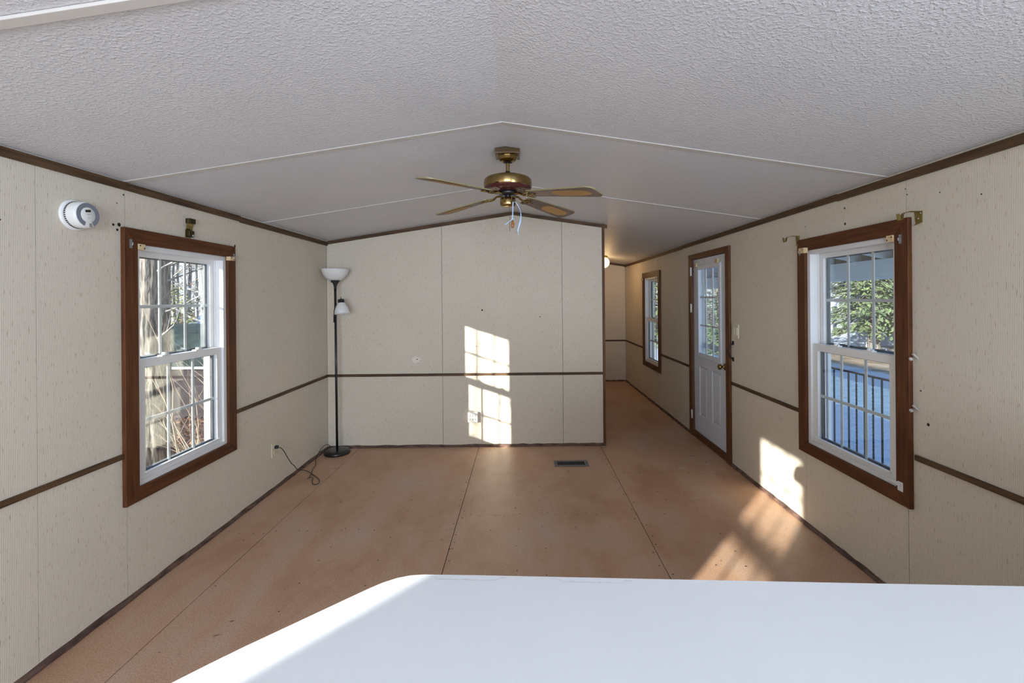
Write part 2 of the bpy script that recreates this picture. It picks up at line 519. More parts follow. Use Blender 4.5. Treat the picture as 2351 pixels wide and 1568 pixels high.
# floor: dark subfloor and particle board sheets
fl = MB().box((XL - WT, YR - 0.1, -0.25), (XR + WT, DF + 0.1, -0.0125)).build('floor', M_UNDER, kind='structure', label='bare particle board subfloor')
xs = [XL, -1.68, -0.46, 0.787, XR]
ends = [[YR, -2.4, 0.7, 3.0, 5.4, DF], [YR, -1.9, 0.5, 2.93, DF], [YR, -1.8, 0.68, 3.125, 5.56, DF], [YR, -1.0, 1.41, 3.85, 6.29, DF]]
for i in range(4):
    for a, b in zip(ends[i], ends[i][1:]):
        if i < 3 and a > D: continue
        y1 = min(b, D) if i < 2 or (i == 2 and a < D) else b
        g = 0.0022
        x1 = xs[i + 1] - g
        bb = MB().box((xs[i] + g, a + 0.0012, -0.0125), (x1, y1 - 0.0012, 0.0 - 0.0004 * ((i + ends[i].index(a)) % 2)))
        bb.build('floor_board', M_FLOOR, fl)
# nails along the sheet edges and joists (too many and small to single out)
nl = MB()
def nail(x, y, r=0.006):
    a = random.random() * PI
    l = random.uniform(0.6, 1.5)
    nl.add([(x + math.cos(a + k * PI / 3) * r * (l if k % 3 else 1), y + math.sin(a + k * PI / 3) * r * 0.8, 0.0006) for k in range(6)], [tuple(range(6))])
for sx in (-0.46, 0.787):
    y = 1.2
    while y < 4.5:
        nail(sx + random.choice((-1, 1)) * random.uniform(0.015, 0.03), y); y += random.uniform(0.07, 0.15)
for x0, x1, sy in ((-0.46, 0.787, 3.125), (0.787, 1.87, 3.85), (-1.95, -1.0, 2.93)):
    x = x0
    while x < x1:
        nail(x, sy + random.choice((-1, 1)) * random.uniform(0.01, 0.02), 0.005); x += random.uniform(0.05, 0.11)
for jx in (-1.2, -0.85, -0.05, 0.12, 1.25):
    y = 1.2
    while y < 4.5:
        nail(jx + random.uniform(-0.015, 0.015), y, 0.0055); y += random.uniform(0.14, 0.34)
for _ in range(60):
    nail(random.uniform(-1.9, 1.8), random.uniform(1.2, 4.5), random.uniform(0.003, 0.008))
nl.build('nail_heads', mat('dark_nail', (0.07, 0.045, 0.035), rough=0.7), fl, recalc=False, kind='stuff')
# pale paint and scrape marks near the door
sc = MB()
for (x, y, l, wd, a) in [(1.62, 3.85, 0.10, 0.006, 0.0), (1.40, 3.93, 0.05, 0.02, 0.2), (1.50, 4.12, 0.04, 0.018, 0.1), (1.66, 4.02, 0.03, 0.012, 0), (1.30, 3.35, 0.04, 0.012, 0.4), (-0.87, 3.85, 0.02, 0.01, 0), (1.75, 3.9, 0.05, 0.007, 0.0)]:
    pts = []
    for k in range(12):
        t = 2 * PI * k / 12
        rr_ = random.uniform(0.75, 1.2)
        px, py = math.cos(t) * l * rr_, math.sin(t) * wd * rr_
        pts.append((x + px * math.cos(a) - py * math.sin(a), y + px * math.sin(a) + py * math.cos(a), 0.0007))
    sc.add(pts, [tuple(range(12))])
sc.build('paint_scrape', mat('pale_scrape', (0.52, 0.42, 0.33), rough=0.5), fl, recalc=False, kind='stuff')

# ceiling: two slopes of sheets with battens on the near seams
cs = MB()
for a, b in (((XL - WT, H - 0.02), (RX, RZ)), ((RX, RZ), (XR + WT, H - 0.02))):
    cs.prism([(a[0], YR - 0.1, a[1] + 0.012), (b[0], YR - 0.1, b[1] + 0.012), (b[0], YR - 0.1, b[1] + 0.08), (a[0], YR - 0.1, a[1] + 0.08)], (0, DF - YR + 0.2, 0))
ceil = cs.build('ceiling', M_GAP, kind='structure', label='shallow gabled ceiling of white stippled sheets')
cy = [YR, -2.55, -1.32, -0.08, 1.125, 2.262, 3.475, 4.675, 5.88, 7.06, DF]
cyr = list(cy); cyr[4] = 0.90
for i in range(len(cy) - 1):
    g = 0.0012
    for x0, x1 in ((XL, RX), (RX, XR)):
        a, b = (cy if x0 < RX else cyr)[i:i + 2]
        z0, z1 = ceil_z(x0), ceil_z(x1)
        MB().prism([(x0, a + g, z0), (x1, a + g, z1), (x1, a + g, z1 + 0.009), (x0, a + g, z0 + 0.009)], (0, b - a - 2 * g, 0)).build('ceiling_panel', M_CEIL, ceil)
for y, wd, th in ((1.125, 0.034, 0.010), (2.262, 0.032, 0.004)):
    for x0, x1 in ((XL, RX), (RX, XR)):
        if y < 2 and x0 == RX: continue
        z0, z1 = ceil_z(x0), ceil_z(x1)
        MB().prism([(x0, y, z0 - th), (x1, y, z1 - th), (x1, y, z1), (x0, y, z0)], (0, wd, 0)).build('batten', M_BATTEN, ceil, bevel=0.002)
for y in (3.475, 4.675, 5.88, 7.06):
    for x0, x1 in ((XL, RX), (RX, XR)):
        if y > D and x0 < 0: continue
        z0, z1 = ceil_z(x0), ceil_z(x1)
        MB().prism([(x0, y + 0.002, z0 - 0.003), (x1, y + 0.002, z1 - 0.003), (x1, y + 0.002, z1), (x0, y + 0.002, z0)], (0, 0.022, 0)).build('batten', M_CEIL, ceil)

# crown strips, chair rails, shoe moulding
def strip_y(name, x, sgn, ya, yb, z, h, d, mt, label=None, bev=0.004):
    return MB().box((x, ya, z), (x - sgn * d, yb, z + h)).build(name, mt, kind='structure', bevel=bev, label=label)
n_tr = [1]
def trim(fn, *a, **k):
    n_tr[0] += 1
    return fn('trim_%d' % n_tr[0], *a, **k)
crL = [(YR, 1.05), (1.05, 3.18), (3.18, D)]
for i, (a, b) in enumerate(crL):
    trim(strip_y, XL, -1, a, b - 0.001, H - 0.046 - (0.006 if i == 2 else 0), 0.040, 0.014 + 0.003 * (i == 2), M_TRIM, 'brown crown strip along the left wall, length %s' % ('behind the camera', 'over the window', 'by the far corner')[i])
crR = [(YR, 1.6), (1.6, 2.62), (2.62, 5.2), (5.2, DF)]
for i, (a, b) in enumerate(crR):
    trim(strip_y, XR, 1, a, b - 0.001, H - 0.046 - (0.005 if i in (1, 3) else 0), 0.040, 0.014 + 0.003 * (i in (1, 3)), M_TRIM, 'brown crown strip along the right wall, length %s' % ('nearest the kitchen', 'over the large window', 'over the door', 'in the hallway')[i])
def slope_strip(name, x0, x1, y, label):
    z0, z1 = ceil_z(x0), ceil_z(x1)
    return MB().prism([(x0, y, z0 - 0.040), (x1, y, z1 - 0.040), (x1, y, z1 - 0.004), (x0, y, z0 - 0.004)], (0, -0.014, 0)).build(name, M_TRIMX, kind='structure', bevel=0.003, label=label)
trim(slope_strip, XL + 0.014, RX, D, 'brown crown strip rising to the ridge on the partition')
trim(slope_strip, RX, PX + 0.03, D, 'brown crown strip falling from the ridge on the partition')
trim(slope_strip, PX, XR - 0.014, DF, 'brown crown strip on the hallway end wall')
RH = 0.027
def rail(x, sgn, a, b, label):
    trim(strip_y, x, sgn, a, b, RAILZ - RH / 2, RH, 0.012, M_TRIM, label)
rail(XL, -1, YR, 2.672 - 0.432, 'brown chair rail left of the window on the left wall')
rail(XL, -1, 2.672 + 0.43, D, 'brown chair rail between window and far corner')
rail(XR, 1, YR, 2.555 - 0.445, 'brown chair rail on the near right wall')
rail(XR, 1, 2.555 + 0.432, 3.985, 'brown chair rail between the large window and the door')
rail(XR, 1, 4.965, 6.45 - 0.432, 'brown chair rail between the door and the hallway window')
rail(XR, 1, 6.45 + 0.432, DF, 'brown chair rail beyond the hallway window')
def rail_x(name, a, b, y, label):
    return MB().box((a, y, RAILZ - RH / 2), (b, y - 0.012, RAILZ + RH / 2)).build(name, M_TRIMX, kind='structure', bevel=0.004, label=label)
trim(rail_x, XL + 0.012, PX - 0.022, D, 'brown chair rail across the partition')
trim(rail_x, PX, XR - 0.012, DF, 'brown chair rail across the hallway end')
def shoe(name, pts, label):
    """uneven quarter-round shoe moulding along a polyline [(x,y)...] with inward normal n"""
    (x0, y0), (x1, y1), (nx, ny) = pts
    mb = MB(); N_ = 40
    vs = []
    rnd = random.Random(hash(name) % 97)
    for i in range(N_ + 1):
        t = i / N_
        x, y = x0 + (x1 - x0) * t, y0 + (y1 - y0) * t
        hh = 0.024 + rnd.uniform(-0.004, 0.004); dd = 0.017 + rnd.uniform(-0.003, 0.003)
        vs += [(x, y, 0), (x, y, hh), (x + nx * dd * 0.6, y + ny * dd * 0.6, hh * 0.85), (x + nx * dd, y + ny * dd, hh * 0.4), (x + nx * dd, y + ny * dd, 0)]
    fs = []
    for i in range(N_):
        for k in range(5):
            k2 = (k + 1) % 5
            fs.append((i * 5 + k, i * 5 + k2, i * 5 + 5 + k2, i * 5 + 5 + k))
    fs += [(0, 1, 2, 3, 4), tuple(N_ * 5 + k for k in (4, 3, 2, 1, 0))]
    mb.add(vs, fs)
    return mb.build(name, M_SHOE, kind='structure', label=label)
random.seed(11)
shoe('baseboard_left', ((XL, 1.0), (XL, D), (1, 0)), 'ragged dark shoe moulding along the left wall')
shoe('baseboard_right', ((XR, 1.0), (XR, 4.03), (-1, 0)), 'ragged dark shoe moulding along the right wall')
shoe('baseboard_hall', ((XR, 4.93), (XR, DF), (-1, 0)), 'dark shoe moulding in the hallway')
shoe('baseboard_back', ((XL + 0.017, D), (PX, D), (0, -1)), 'thin brown shoe moulding under the partition')
shoe('baseboard_hall_end', ((PX, DF), (XR - 0.02, DF), (0, -1)), 'dark shoe moulding at the hallway end')

# ------------------------------------------------------------------ windows
def TL(yc):
    return lambda p: (XL - p.y, yc + p.x, p.z)
def TR(yc):
    return lambda p: (XR + p.y, yc - p.x, p.z)

def sash(T, root, name, w0, w1, hw, z0, z1, st, rt, rb, mz, flip=False):
    """local x along wall, y outward"""
    fr = MB(T)
    fr.box((-hw, w0, z0), (-hw + st, w1, z1)); fr.box((hw - st, w0, z0), (hw, w1, z1))
    fr.box((-hw + st, w0, z1 - rt), (hw - st, w1, z1)); fr.box((-hw + st, w0, z0), (hw - st, w1, z0 + rb))
    s = fr.build(name, M_VINYL, root)
    gx, g0, g1 = hw - st, z0 + rb, z1 - rt
    wm = (w0 + w1) / 2
    # black glazing spacer
    sp_ = MB(T)
    q = 0.020
    sp_.box((-gx, wm + 0.004, g0), (-gx + q, w1 - 0.001, g1)); sp_.box((gx - q, wm + 0.004, g0), (gx, w1 - 0.001, g1))
    sp_.box((-gx + q, wm + 0.004, g1 - 0.006), (gx - q, w1 - 0.001, g1)); sp_.box((-gx + q, wm + 0.004, g0), (gx - q, w1 - 0.001, g0 + 0.013))
    sp_.build('glazing_spacer', M_BLACKV, s)
    MB(T).box((-gx, wm - 0.001, g0), (gx, wm + 0.001, g1)).build('glass_pane', M_GLASS, s)
    for ux in (-0.095, 0.095):
        MB(T).box((ux - 0.009, wm + 0.003, g0), (ux + 0.009, wm + 0.007, g1)).build('muntin', M_VINYL, s)
    MB(T).box((-gx, wm + 0.0025, mz - 0.009), (gx, wm + 0.0075, mz + 0.009)).build('muntin', M_VINYL, s)
    return s

def window(n, T, base, label, ch=M_CASEH, cw=0.078, blocks=True):
    root = thing('window_%d' % n, base, label, kind='structure')
    hw, z0, z1 = WIN_HW, WZ0, WZ1
    c = 0.079
    # four mitred casing boards
    t = 0.022
    def board(pts, mt):
        MB(T).prism([(a, -t, b) for a, b in pts], (0, t - 0.0005, 0)).build('casing_board', mt, root, bevel=0.003)
    g = 0.0008
    board([(-hw - c, z0 - 0.07), (-hw, z0 + g), (-hw, z1 + 0.075 if False else z1 - g), (-hw - c, z1 + 0.078)], M_CASE)
    board([(hw, z0 + g), (hw + c, z0 - 0.07), (hw + c, z1 + 0.078), (hw, z1 - g)], M_CASE)
    board([(-hw - c + 0.002, z1 + 0.078), (-hw + 0.001, z1), (hw - 0.001, z1), (hw + c - 0.002, z1 + 0.078)], ch)
    board([(-hw - c + 0.002, z0 - 0.07), (hw + c - 0.002, z0 - 0.07), (hw - 0.001, z0), (-hw + 0.001, z0)], ch)
    # vinyl frame lining the opening
    f = MB(T)
    fw_ = 0.027
    d = 0.095
    f.box((-hw, -0.004, z0), (-hw + fw_, d, z1)); f.box((hw - fw_, -0.004, z0), (hw, d, z1))
    f.box((-hw + fw_, -0.004, z1 - fw_), (hw - fw_, d, z1)); f.box((-hw + fw_, -0.004, z0), (hw - fw_, d, z0 + 0.022))
    # inner stops
    f.box((-hw + fw_, 0.046, z0 + 0.022), (-hw + fw_ + 0.006, 0.054, z1 - fw_)); f.box((hw - fw_ - 0.006, 0.046, z0 + 0.022), (hw - fw_, 0.054, z1 - fw_))
    f.build('frame', M_VINYL, root)
    # outside flange
    e_ = MB(T)
    for (a, b, cc, dd) in ((-hw - 0.03, z0 - 0.03, -hw + 0.016, z1 + 0.03), (hw - 0.016, z0 - 0.03, hw + 0.03, z1 + 0.03), (-hw + 0.016, z1 - 0.012, hw - 0.016, z1 + 0.03), (-hw + 0.016, z0 - 0.03, hw - 0.016, z0 + 0.016)):
        e_.box((a, WT + 0.002, b), (cc, WT + 0.022, dd))
    e_.build('outer_flange', M_VINYL, root)
    sash(T, root, 'upper_sash', 0.056, 0.088, hw - fw_, 1.165, z1 - fw_, 0.040, 0.028, 0.045, 1.492)
    lo = sash(T, root, 'lower_sash', 0.010, 0.044, hw - fw_ - 0.001, z0 + 0.022, 1.212, 0.045, 0.044, 0.026, 0.880)
    for ux in (-0.13, 0.13):
        k = MB(T)
        k.box((ux - 0.032, 0.012, 1.212), (ux + 0.032, 0.040, 1.219)); k.lathe([(0, 0.016), (0.012, 0.015), (0.014, 0.0)], (ux, 0.026, 1.216), n=12)
        k.box((ux - 0.004, 0.020, 1.216), (ux + 0.026, 0.030, 1.226))
        k.build('sash_lock', M_WHITEP, lo, bevel=0.0015)
    # lift lip on the bottom rail
    MB(T).box((-hw + 0.06, -0.006, z0 + 0.050), (hw - 0.06, 0.010, z0 + 0.058)).build('lift_rail', M_VINYL, lo, bevel=0.002)
    return root
window(1, TL(2.672), (XL, 2.672, 0.5), 'double-hung white window in brown casing over the leafy yard')
window(2, TR(2.555), (XR, 2.555, 0.5), 'double-hung white window in brown casing facing the porch railing')
window(3, TR(6.45), (XR, 6.45, 0.5), 'narrow-looking double-hung window down the hallway')
window(4, TL(-1.180), (XL, -1.180, 0.5), 'kitchen window behind the camera that the sun shines through')

# ------------------------------------------------------------------ door
DC, DHW = 4.475, 0.398
T = TR(DC)
door = thing('door_1', (XR, DC, 0.0), 'white six-lite entry door in brown casing', kind='structure')
def dboard(pts, mt=M_DCASE):
    MB(T).prism([(a, -0.02, b) for a, b in pts], (0, 0.0195, 0)).build('casing_board', mt, door, bevel=0.003)
ch_, cc = DHW + 0.012, 0.078
ztop = 1.935
dboard([(-ch_ - cc, 0.0), (-ch_, 0.0), (-ch_, ztop - 0.001), (-ch_ - cc, ztop + 0.05)])
dboard([(ch_, 0.0), (ch_ + cc, 0.0), (ch_ + cc, ztop + 0.05), (ch_, ztop - 0.001)])
dboard([(-ch_ - cc + 0.002, ztop + 0.05), (-ch_ + 0.001, ztop), (ch_ - 0.001, ztop), (ch_ + cc - 0.002, ztop + 0.05)], mat('mid_brown_door_casing_level', (0.085, 0.034, 0.013), (0.17, 0.072, 0.030), rough=0.5, spec=0.3, scale=(60, 5, 60), lo=0.3, hi=0.75))
j = MB(T)
j.box((-0.405, 0.0, 0.03), (-DHW - 0.001, 0.052, ztop)); j.box((DHW + 0.001, 0.0, 0.03), (0.405, 0.052, ztop)); j.box((-DHW, 0.0, 1.93), (DHW, 0.052, ztop))
j.build('jamb', M_DCASE, door)
j = MB(T)
j.box((-0.405, 0.053, 0.03), (-DHW + 0.004, 0.084, ztop)); j.box((DHW - 0.004, 0.053, 0.03), (0.405, 0.084, ztop)); j.box((-DHW + 0.004, 0.053, 1.915), (DHW - 0.004, 0.084, ztop))
j.build('outer_jamb', M_SIDING, door)
MB(T).box((-0.405, -0.012, 0.0), (0.405, 0.14, 0.064)).build('threshold', M_DCASE, door, bevel=0.003)
# slab split round its light opening: local x positive is nearer the camera
S0, S1 = 0.006, 0.048
gx0, gx1, gz0, gz1 = -0.245, 0.235, 0.930, 1.810     # glass opening
dz0, dz1 = 0.068, 1.926
sl = MB(T)
sl.box((-DHW + 0.002, S0, dz0), (gx0 - 0.02, S1, dz1)); sl.box((gx1 + 0.02, S0, dz0), (DHW - 0.002, S1, dz1))
sl.box((gx0 - 0.02, S0, gz1 + 0.02), (gx1 + 0.02, S1, dz1))
pan = [(-0.258, -0.052), (0.052, 0.258)]
pz0, pz1 = 0.255, 0.785
sl.box((gx0 - 0.02, S0, pz1 + 0.001), (gx1 + 0.02, S1, gz0 - 0.02))
# lower half with two recessed fields
xs_ = [gx0 - 0.02, pan[0][0], pan[0][1], pan[1][0], pan[1][1], gx1 + 0.02]
sl.box((gx0 - 0.02, S0, dz0), (gx1 + 0.02, S1, pz0))
sl.box((-0.052, S0, pz0), (0.052, S1, pz1))
sl.box((gx0 - 0.02, S0 + 0.008, pz0), (gx1 + 0.02, S1, pz1))
slab = sl.build('door_slab', M_DOOR, door)
for a, b in pan:
    p = MB(T)
    i1, i2 = 0.022, 0.040
    def ring(i, w): return [(a + i, w, pz0 + i), (b - i, w, pz0 + i), (b - i, w, pz1 - i), (a + i, w, pz1 - i)]
    vs = ring(0.002, S0) + ring(0.012, S0 + 0.007) + ring(i1, S0 + 0.007) + ring(i2, S0 + 0.001)
    fs = [(4 * r + k, 4 * r + (k + 1) % 4, 4 * r + 4 + (k + 1) % 4, 4 * r + 4 + k) for r in range(3) for k in range(4)] + [(12, 13, 14, 15)]
    p.add(vs, fs)
    p.build('raised_panel', M_DOOR, slab)
lf = MB(T)
for (a, b, c_, d_) in ((gx0 - 0.045, gz0 - 0.045, gx0, gz1 + 0.045), (gx1, gz0 - 0.045, gx1 + 0.045, gz1 + 0.045), (gx0, gz1, gx1, gz1 + 0.045), (gx0, gz0 - 0.045, gx1, gz0)):
    lf.box((a, S0 - 0.012, b), (c_, S0 + 0.012, d_))
lf.build('light_frame', M_DOOR, slab, bevel=0.004)
MB(T).box((gx0, 0.024, gz0), (gx1, 0.027, gz1)).build('glass_pane', M_GLASS, slab)
MB(T).box((0.058 - 0.0, 0.012, gz0), (0.076, 0.022, gz1)).build('muntin', M_DOOR, slab)
MB(T).box((-0.105, 0.012, gz0), (-0.088, 0.022, gz1)).build('muntin', M_DOOR, slab)
for z in (1.222, 1.518):
    MB(T).box((gx0, 0.012, z - 0.009), (gx1, 0.022, z + 0.009)).build('muntin', M_DOOR, slab)
for z in (1.80, 1.40, 0.24):
    h = MB(T)
    h.box((-DHW - 0.018, -0.0235, z - 0.045), (-DHW + 0.012, -0.0205, z + 0.045)); h.tube([T.__call__ and (-DHW + 0.002, -0.028, z - 0.047), (-DHW + 0.002, -0.028, z + 0.047)], 0.007, 8)
    h.build('hinge', M_WHITEP, door)
kz, ky = 0.868, 0.345
k = MB(T)
k.lathe([(0.0, 0.0), (0.033, 0.0), (0.033, 0.005), (0.022, 0.010), (0.012, 0.014), (0.010, 0.030), (0.016, 0.036), (0.026, 0.042), (0.028, 0.052), (0.024, 0.062), (0.010, 0.066), (0, 0.066)], (ky, S0, kz), (0, -1, 0), n=24)
k.build('door_knob', M_BRASS, door)
# storm door outside
sd_ = MB(T)
sd_.box((-0.40, 0.086, 0.05), (-0.350, 0.108, 1.93)); sd_.box((0.350, 0.086, 0.05), (0.40, 0.108, 1.93))
sd_.box((-0.350, 0.086, 1.86), (0.350, 0.108, 1.93)); sd_.box((-0.350, 0.086, 0.05), (0.350, 0.108, 0.25)); sd_.box((-0.350, 0.086, 0.97), (0.350, 0.108, 1.02))
sdo = sd_.build('storm_door', M_SIDING, door, bevel=0.003)
MB(T).box((-0.350, 0.096, 0.25), (0.350, 0.099, 1.86)).build('glass_pane', M_GLASS, sdo)

# ------------------------------------------------------------------ small fittings of windows and door
def wood_block(c, sx, sy, sz, label, screws=True, group='pale wooden blind blocks on the casings'):
    o = MB().box((c[0] - sx / 2, c[1] - sy / 2, c[2] - sz / 2), (c[0] + sx / 2, c[1] + sy / 2, c[2] + sz / 2)).build('wood_block', M_BLOCK, None, bevel=0.0015, origin=c, label=label, cat='wood block', group=group)
    if screws:
        sgn = 1 if c[0] < 0 else -1
        for dy, dz in ((-0.012, 0.006), (0.014, -0.007)):
            MB().lathe([(0, 0.001), (0.0035, 0.001), (0.004, 0)], (c[0] + sgn * sx / 2, c[1] + dy, c[2] + dz), (sgn, 0, 0), n=8).build('screw_head', M_HOLE, o)
    return o
wood_block((XL + 0.013, 2.338, 1.805), 0.030, 0.040, 0.030, 'pale pine block at the near top corner of the leafy-yard window')
wood_block((XL + 0.036, 3.028, 1.806), 0.028, 0.050, 0.026, 'pale pine block with screws at the far top corner of the leafy-yard window')
wood_block((XR - 0.036, 2.900, 1.818), 0.028, 0.055, 0.034, 'pale pine block with screws at the far top corner of the porch-side window')
wood_block((XR - 0.013, 2.224, 1.805), 0.030, 0.040, 0.034, 'pale pine block at the near top corner of the porch-side window')
wood_block((XR - 0.030, 6.115, 1.800), 0.026, 0.05, 0.03, 'pale pine block at the near top corner of the hallway window')
wood_block((XR - 0.034, 6.845, 1.800), 0.024, 0.05, 0.03, 'pale pine block at the far top corner of the hallway window')
wood_block((XR - 0.016, 4.755, 1.862), 0.020, 0.045, 0.040, 'pale pine block on the hinge side of the white door, above its glass')
wood_block((XR - 0.016, 4.235, 1.868), 0.020, 0.045, 0.040, 'pale pine block on the knob side of the white door, above its glass')

def clip(c, label):
    s = 1 if c[0] < 0 else -1
    m_ = MB().box((c[0], c[1] - 0.006, c[2] - 0.022), (c[0] + s * 0.004, c[1] + 0.006, c[2] + 0.022))
    m_.tube([(c[0] + s * 0.003, c[1], c[2] - 0.014), (c[0] + s * 0.012, c[1], c[2] - 0.004), (c[0] + s * 0.012, c[1], c[2] + 0.004), (c[0] + s * 0.003, c[1], c[2] + 0.014)], 0.0022, 6)
    return m_.build('metal_clip', M_SCREW, None, label=label, cat='clip', origin=c)
clip((XL + 0.022, 2.275, 1.815), 'small zinc clip on the near casing of the leafy-yard window')
clip((XL + 0.022, 3.082, 1.822), 'small zinc clip on the far casing of the leafy-yard window')
clip((XR - 0.022, 2.165, 1.795), 'small zinc clip on the near casing of the porch-side window')
clip((XR - 0.022, 2.955, 1.815), 'small zinc clip on the far casing of the porch-side window')

def curtain_bracket(yc, zt, label):
    """brass rod bracket on the right wall: tapered wall plate, arm, hook"""
    root = thing('curtain_bracket', (XR, yc, zt - 0.06), label, 'bracket', 'brass curtain rod brackets over the porch-side window')
    MB().prism([(XR, yc - 0.021, zt), (XR, yc + 0.021, zt), (XR, yc + 0.013, zt - 0.058), (XR, yc - 0.021, zt - 0.055)], (-0.003, 0, 0)).build('wall_plate', M_BRASSD, root, bevel=0.0008)
    MB().prism([(XR - 0.002, yc + 0.013, zt - 0.058), (XR - 0.002, yc - 0.021, zt - 0.055), (XR - 0.016, yc - 0.018, zt - 0.062), (XR - 0.014, yc + 0.012, zt - 0.066)], (0, 0, 0.002)).build('bottom_lip', M_BRASSD, root)
    prof = [(0.0, 0.0), (0.045, 0.001), (0.070, -0.006), (0.078, -0.014), (0.081, -0.036), (0.092, -0.040), (0.100, -0.012)]
    a = MB()
    hw_ = 0.010
    vs = []
    for d_, z_ in prof:
        vs += [(XR - d_, yc - hw_, zt + z_), (XR - d_, yc + hw_, zt + z_), (XR - d_ - 0.0008, yc + hw_, zt + z_ - 0.0025), (XR - d_ - 0.0008, yc - hw_, zt + z_ - 0.0025)]
    fs = [(4 * i + k, 4 * i + (k + 1) % 4, 4 * i + 4 + (k + 1) % 4, 4 * i + 4 + k) for i in range(len(prof) - 1) for k in range(4)] + [(0, 1, 2, 3), tuple(len(vs) - 4 + k for k in (3, 2, 1, 0))]
    a.add(vs, fs).build('hook_arm', M_BRASSD, root)
    for dy, dz in ((-0.012, -0.010), (0.0, -0.034)):
        MB().lathe([(0, 0.003), (0.003, 0.0025), (0.0042, 0)], (XR - 0.003, yc + dy, zt + dz), (-1, 0, 0), n=8).build('screw_head', M_SCREW, root)
    return root
curtain_bracket(2.088, 1.916, 'brass curtain rod bracket hooked out beside the near corner of the porch-side window')
curtain_bracket(3.012, 1.930, 'smaller-looking brass curtain rod bracket at the far corner of the porch-side window')
# folded bracket over the left window
root = thing('curtain_bracket', (XL, 2.690, 1.90), 'dark brass S-shaped curtain bracket over the leafy-yard window', 'bracket')
MB().box((XL, 2.668, 1.902), (XL + 0.004, 2.714, 1.950)).build('wall_plate', M_BRASSD, root, bevel=0.001)
prof = [(0.004, 1.948), (0.010, 1.955), (0.012, 1.972), (0.018, 1.985), (0.020, 2.016)]
vs = []
for d_, z_ in prof:
    vs += [(XL + d_, 2.667, z_), (XL + d_, 2.715, z_), (XL + d_ + 0.003, 2.715, z_), (XL + d_ + 0.003, 2.667, z_)]
MB().add(vs, [(4 * i + k, 4 * i + (k + 1) % 4, 4 * i + 4 + (k + 1) % 4, 4 * i + 4 + k) for i in range(len(prof) - 1) for k in range(4)] + [(0, 1, 2, 3), (19, 18, 17, 16)]).build('spring_strip', M_BRASSD, root)
MB().box((XL + 0.003, 2.670, 1.986), (XL + 0.034, 2.713, 2.016)).build('clasp', mat('blackened_brass', (0.06, 0.045, 0.02), rough=0.35, metal=0.8), root, bevel=0.002)
MB().box((XL + 0.003, 2.671, 1.906), (XL + 0.028, 2.712, 1.945)).build('clasp', MATS['blackened_brass'], root, bevel=0.006)
MB().lathe([(0, 0.004), (0.006, 0.003), (0.008, 0)], (XL + 0.028, 2.700, 1.915), (1, 0, 0), n=10).build('screw_head', M_SCREW, root)

# cord cleats on the near side of the right window casing
def cleat(y, z, label):
    root = thing('cord_cleat', (XR, y, z), label, 'cleat', 'clear plastic cord cleats beside the porch-side window')
    MB().obox((XR - 0.010, y - 0.006, z + 0.006), (0.012, 0.0, -0.012), (0, 0.005, 0), (0.003, 0, 0.003)).build('prong', M_CLEAR, root, bevel=0.001)
    MB().lathe([(0, 0), (0.008, 0.0), (0.009, 0.010), (0.004, 0.013), (0, 0.013)], (XR - 0.020, y, z - 0.006), (-1, 0.2, -0.3), n=10).build('cup', M_CLEAR, root)
    return root
cleat(2.107, 1.222, 'clear plastic cleat beside the porch-side window, upper of two')
cleat(2.107, 0.976, 'clear plastic cleat beside the porch-side window, lower of two')
root = thing('shade_clip', (XR - 0.022, 2.185, 0.575), 'off-white plastic shade clip on the bottom near corner of the porch-side window', 'clip')
MB().box((XR - 0.0225, 2.160, 0.555), (XR - 0.026, 2.190, 0.600)).build('clip_plate', M_WHITEP, root, bevel=0.001)
MB().box((XR - 0.026, 2.178, 0.580), (XR - 0.020, 2.245, 0.594)).build('clip_arm', M_WHITEP, root, bevel=0.002)
MB().box((XR - 0.040, 2.165, 0.582), (XR - 0.026, 2.186, 0.592)).build('clip_arm', M_WHITEP, root, bevel=0.002)

# black pull handle beside the door
root = thing('pull_handle', (XR, 3.953, 1.03), 'black bow pull handle on the wall beside the white door', 'handle')
for z in (1.108, 0.962):
    MB().box((XR, 3.937, z - 0.018), (XR - 0.006, 3.967, z + 0.018)).build('mounting_foot', M_BLACKM, root, bevel=0.002)
pts = []
for i in range(13):
    t = i / 12
    pts.append((XR - 0.006 - 0.038 * math.sin(PI * t) ** 0.7 if 0 < t < 1 else XR - 0.004, 3.953, 1.105 - 0.14 * t))
MB().tube(pts, 0.0065, 8).build('grip', M_BLACKM, root)
# light switch
root = thing('light_switch', (XR, 3.895, 1.215), 'ivory double rocker light switch beside the white door', 'light switch')
pl = MB().box((XR, 3.843, 1.155), (XR - 0.010, 3.948, 1.277)).build('cover_plate', M_IVORY, root, bevel=0.003)
for y in (3.873, 3.918):
    MB().box((XR - 0.009, y - 0.017, 1.182), (XR - 0.015, y + 0.017, 1.250)).build('rocker', mat('ivory_rocker', (0.70, 0.66, 0.54), rough=0.35), root, bevel=0.002)

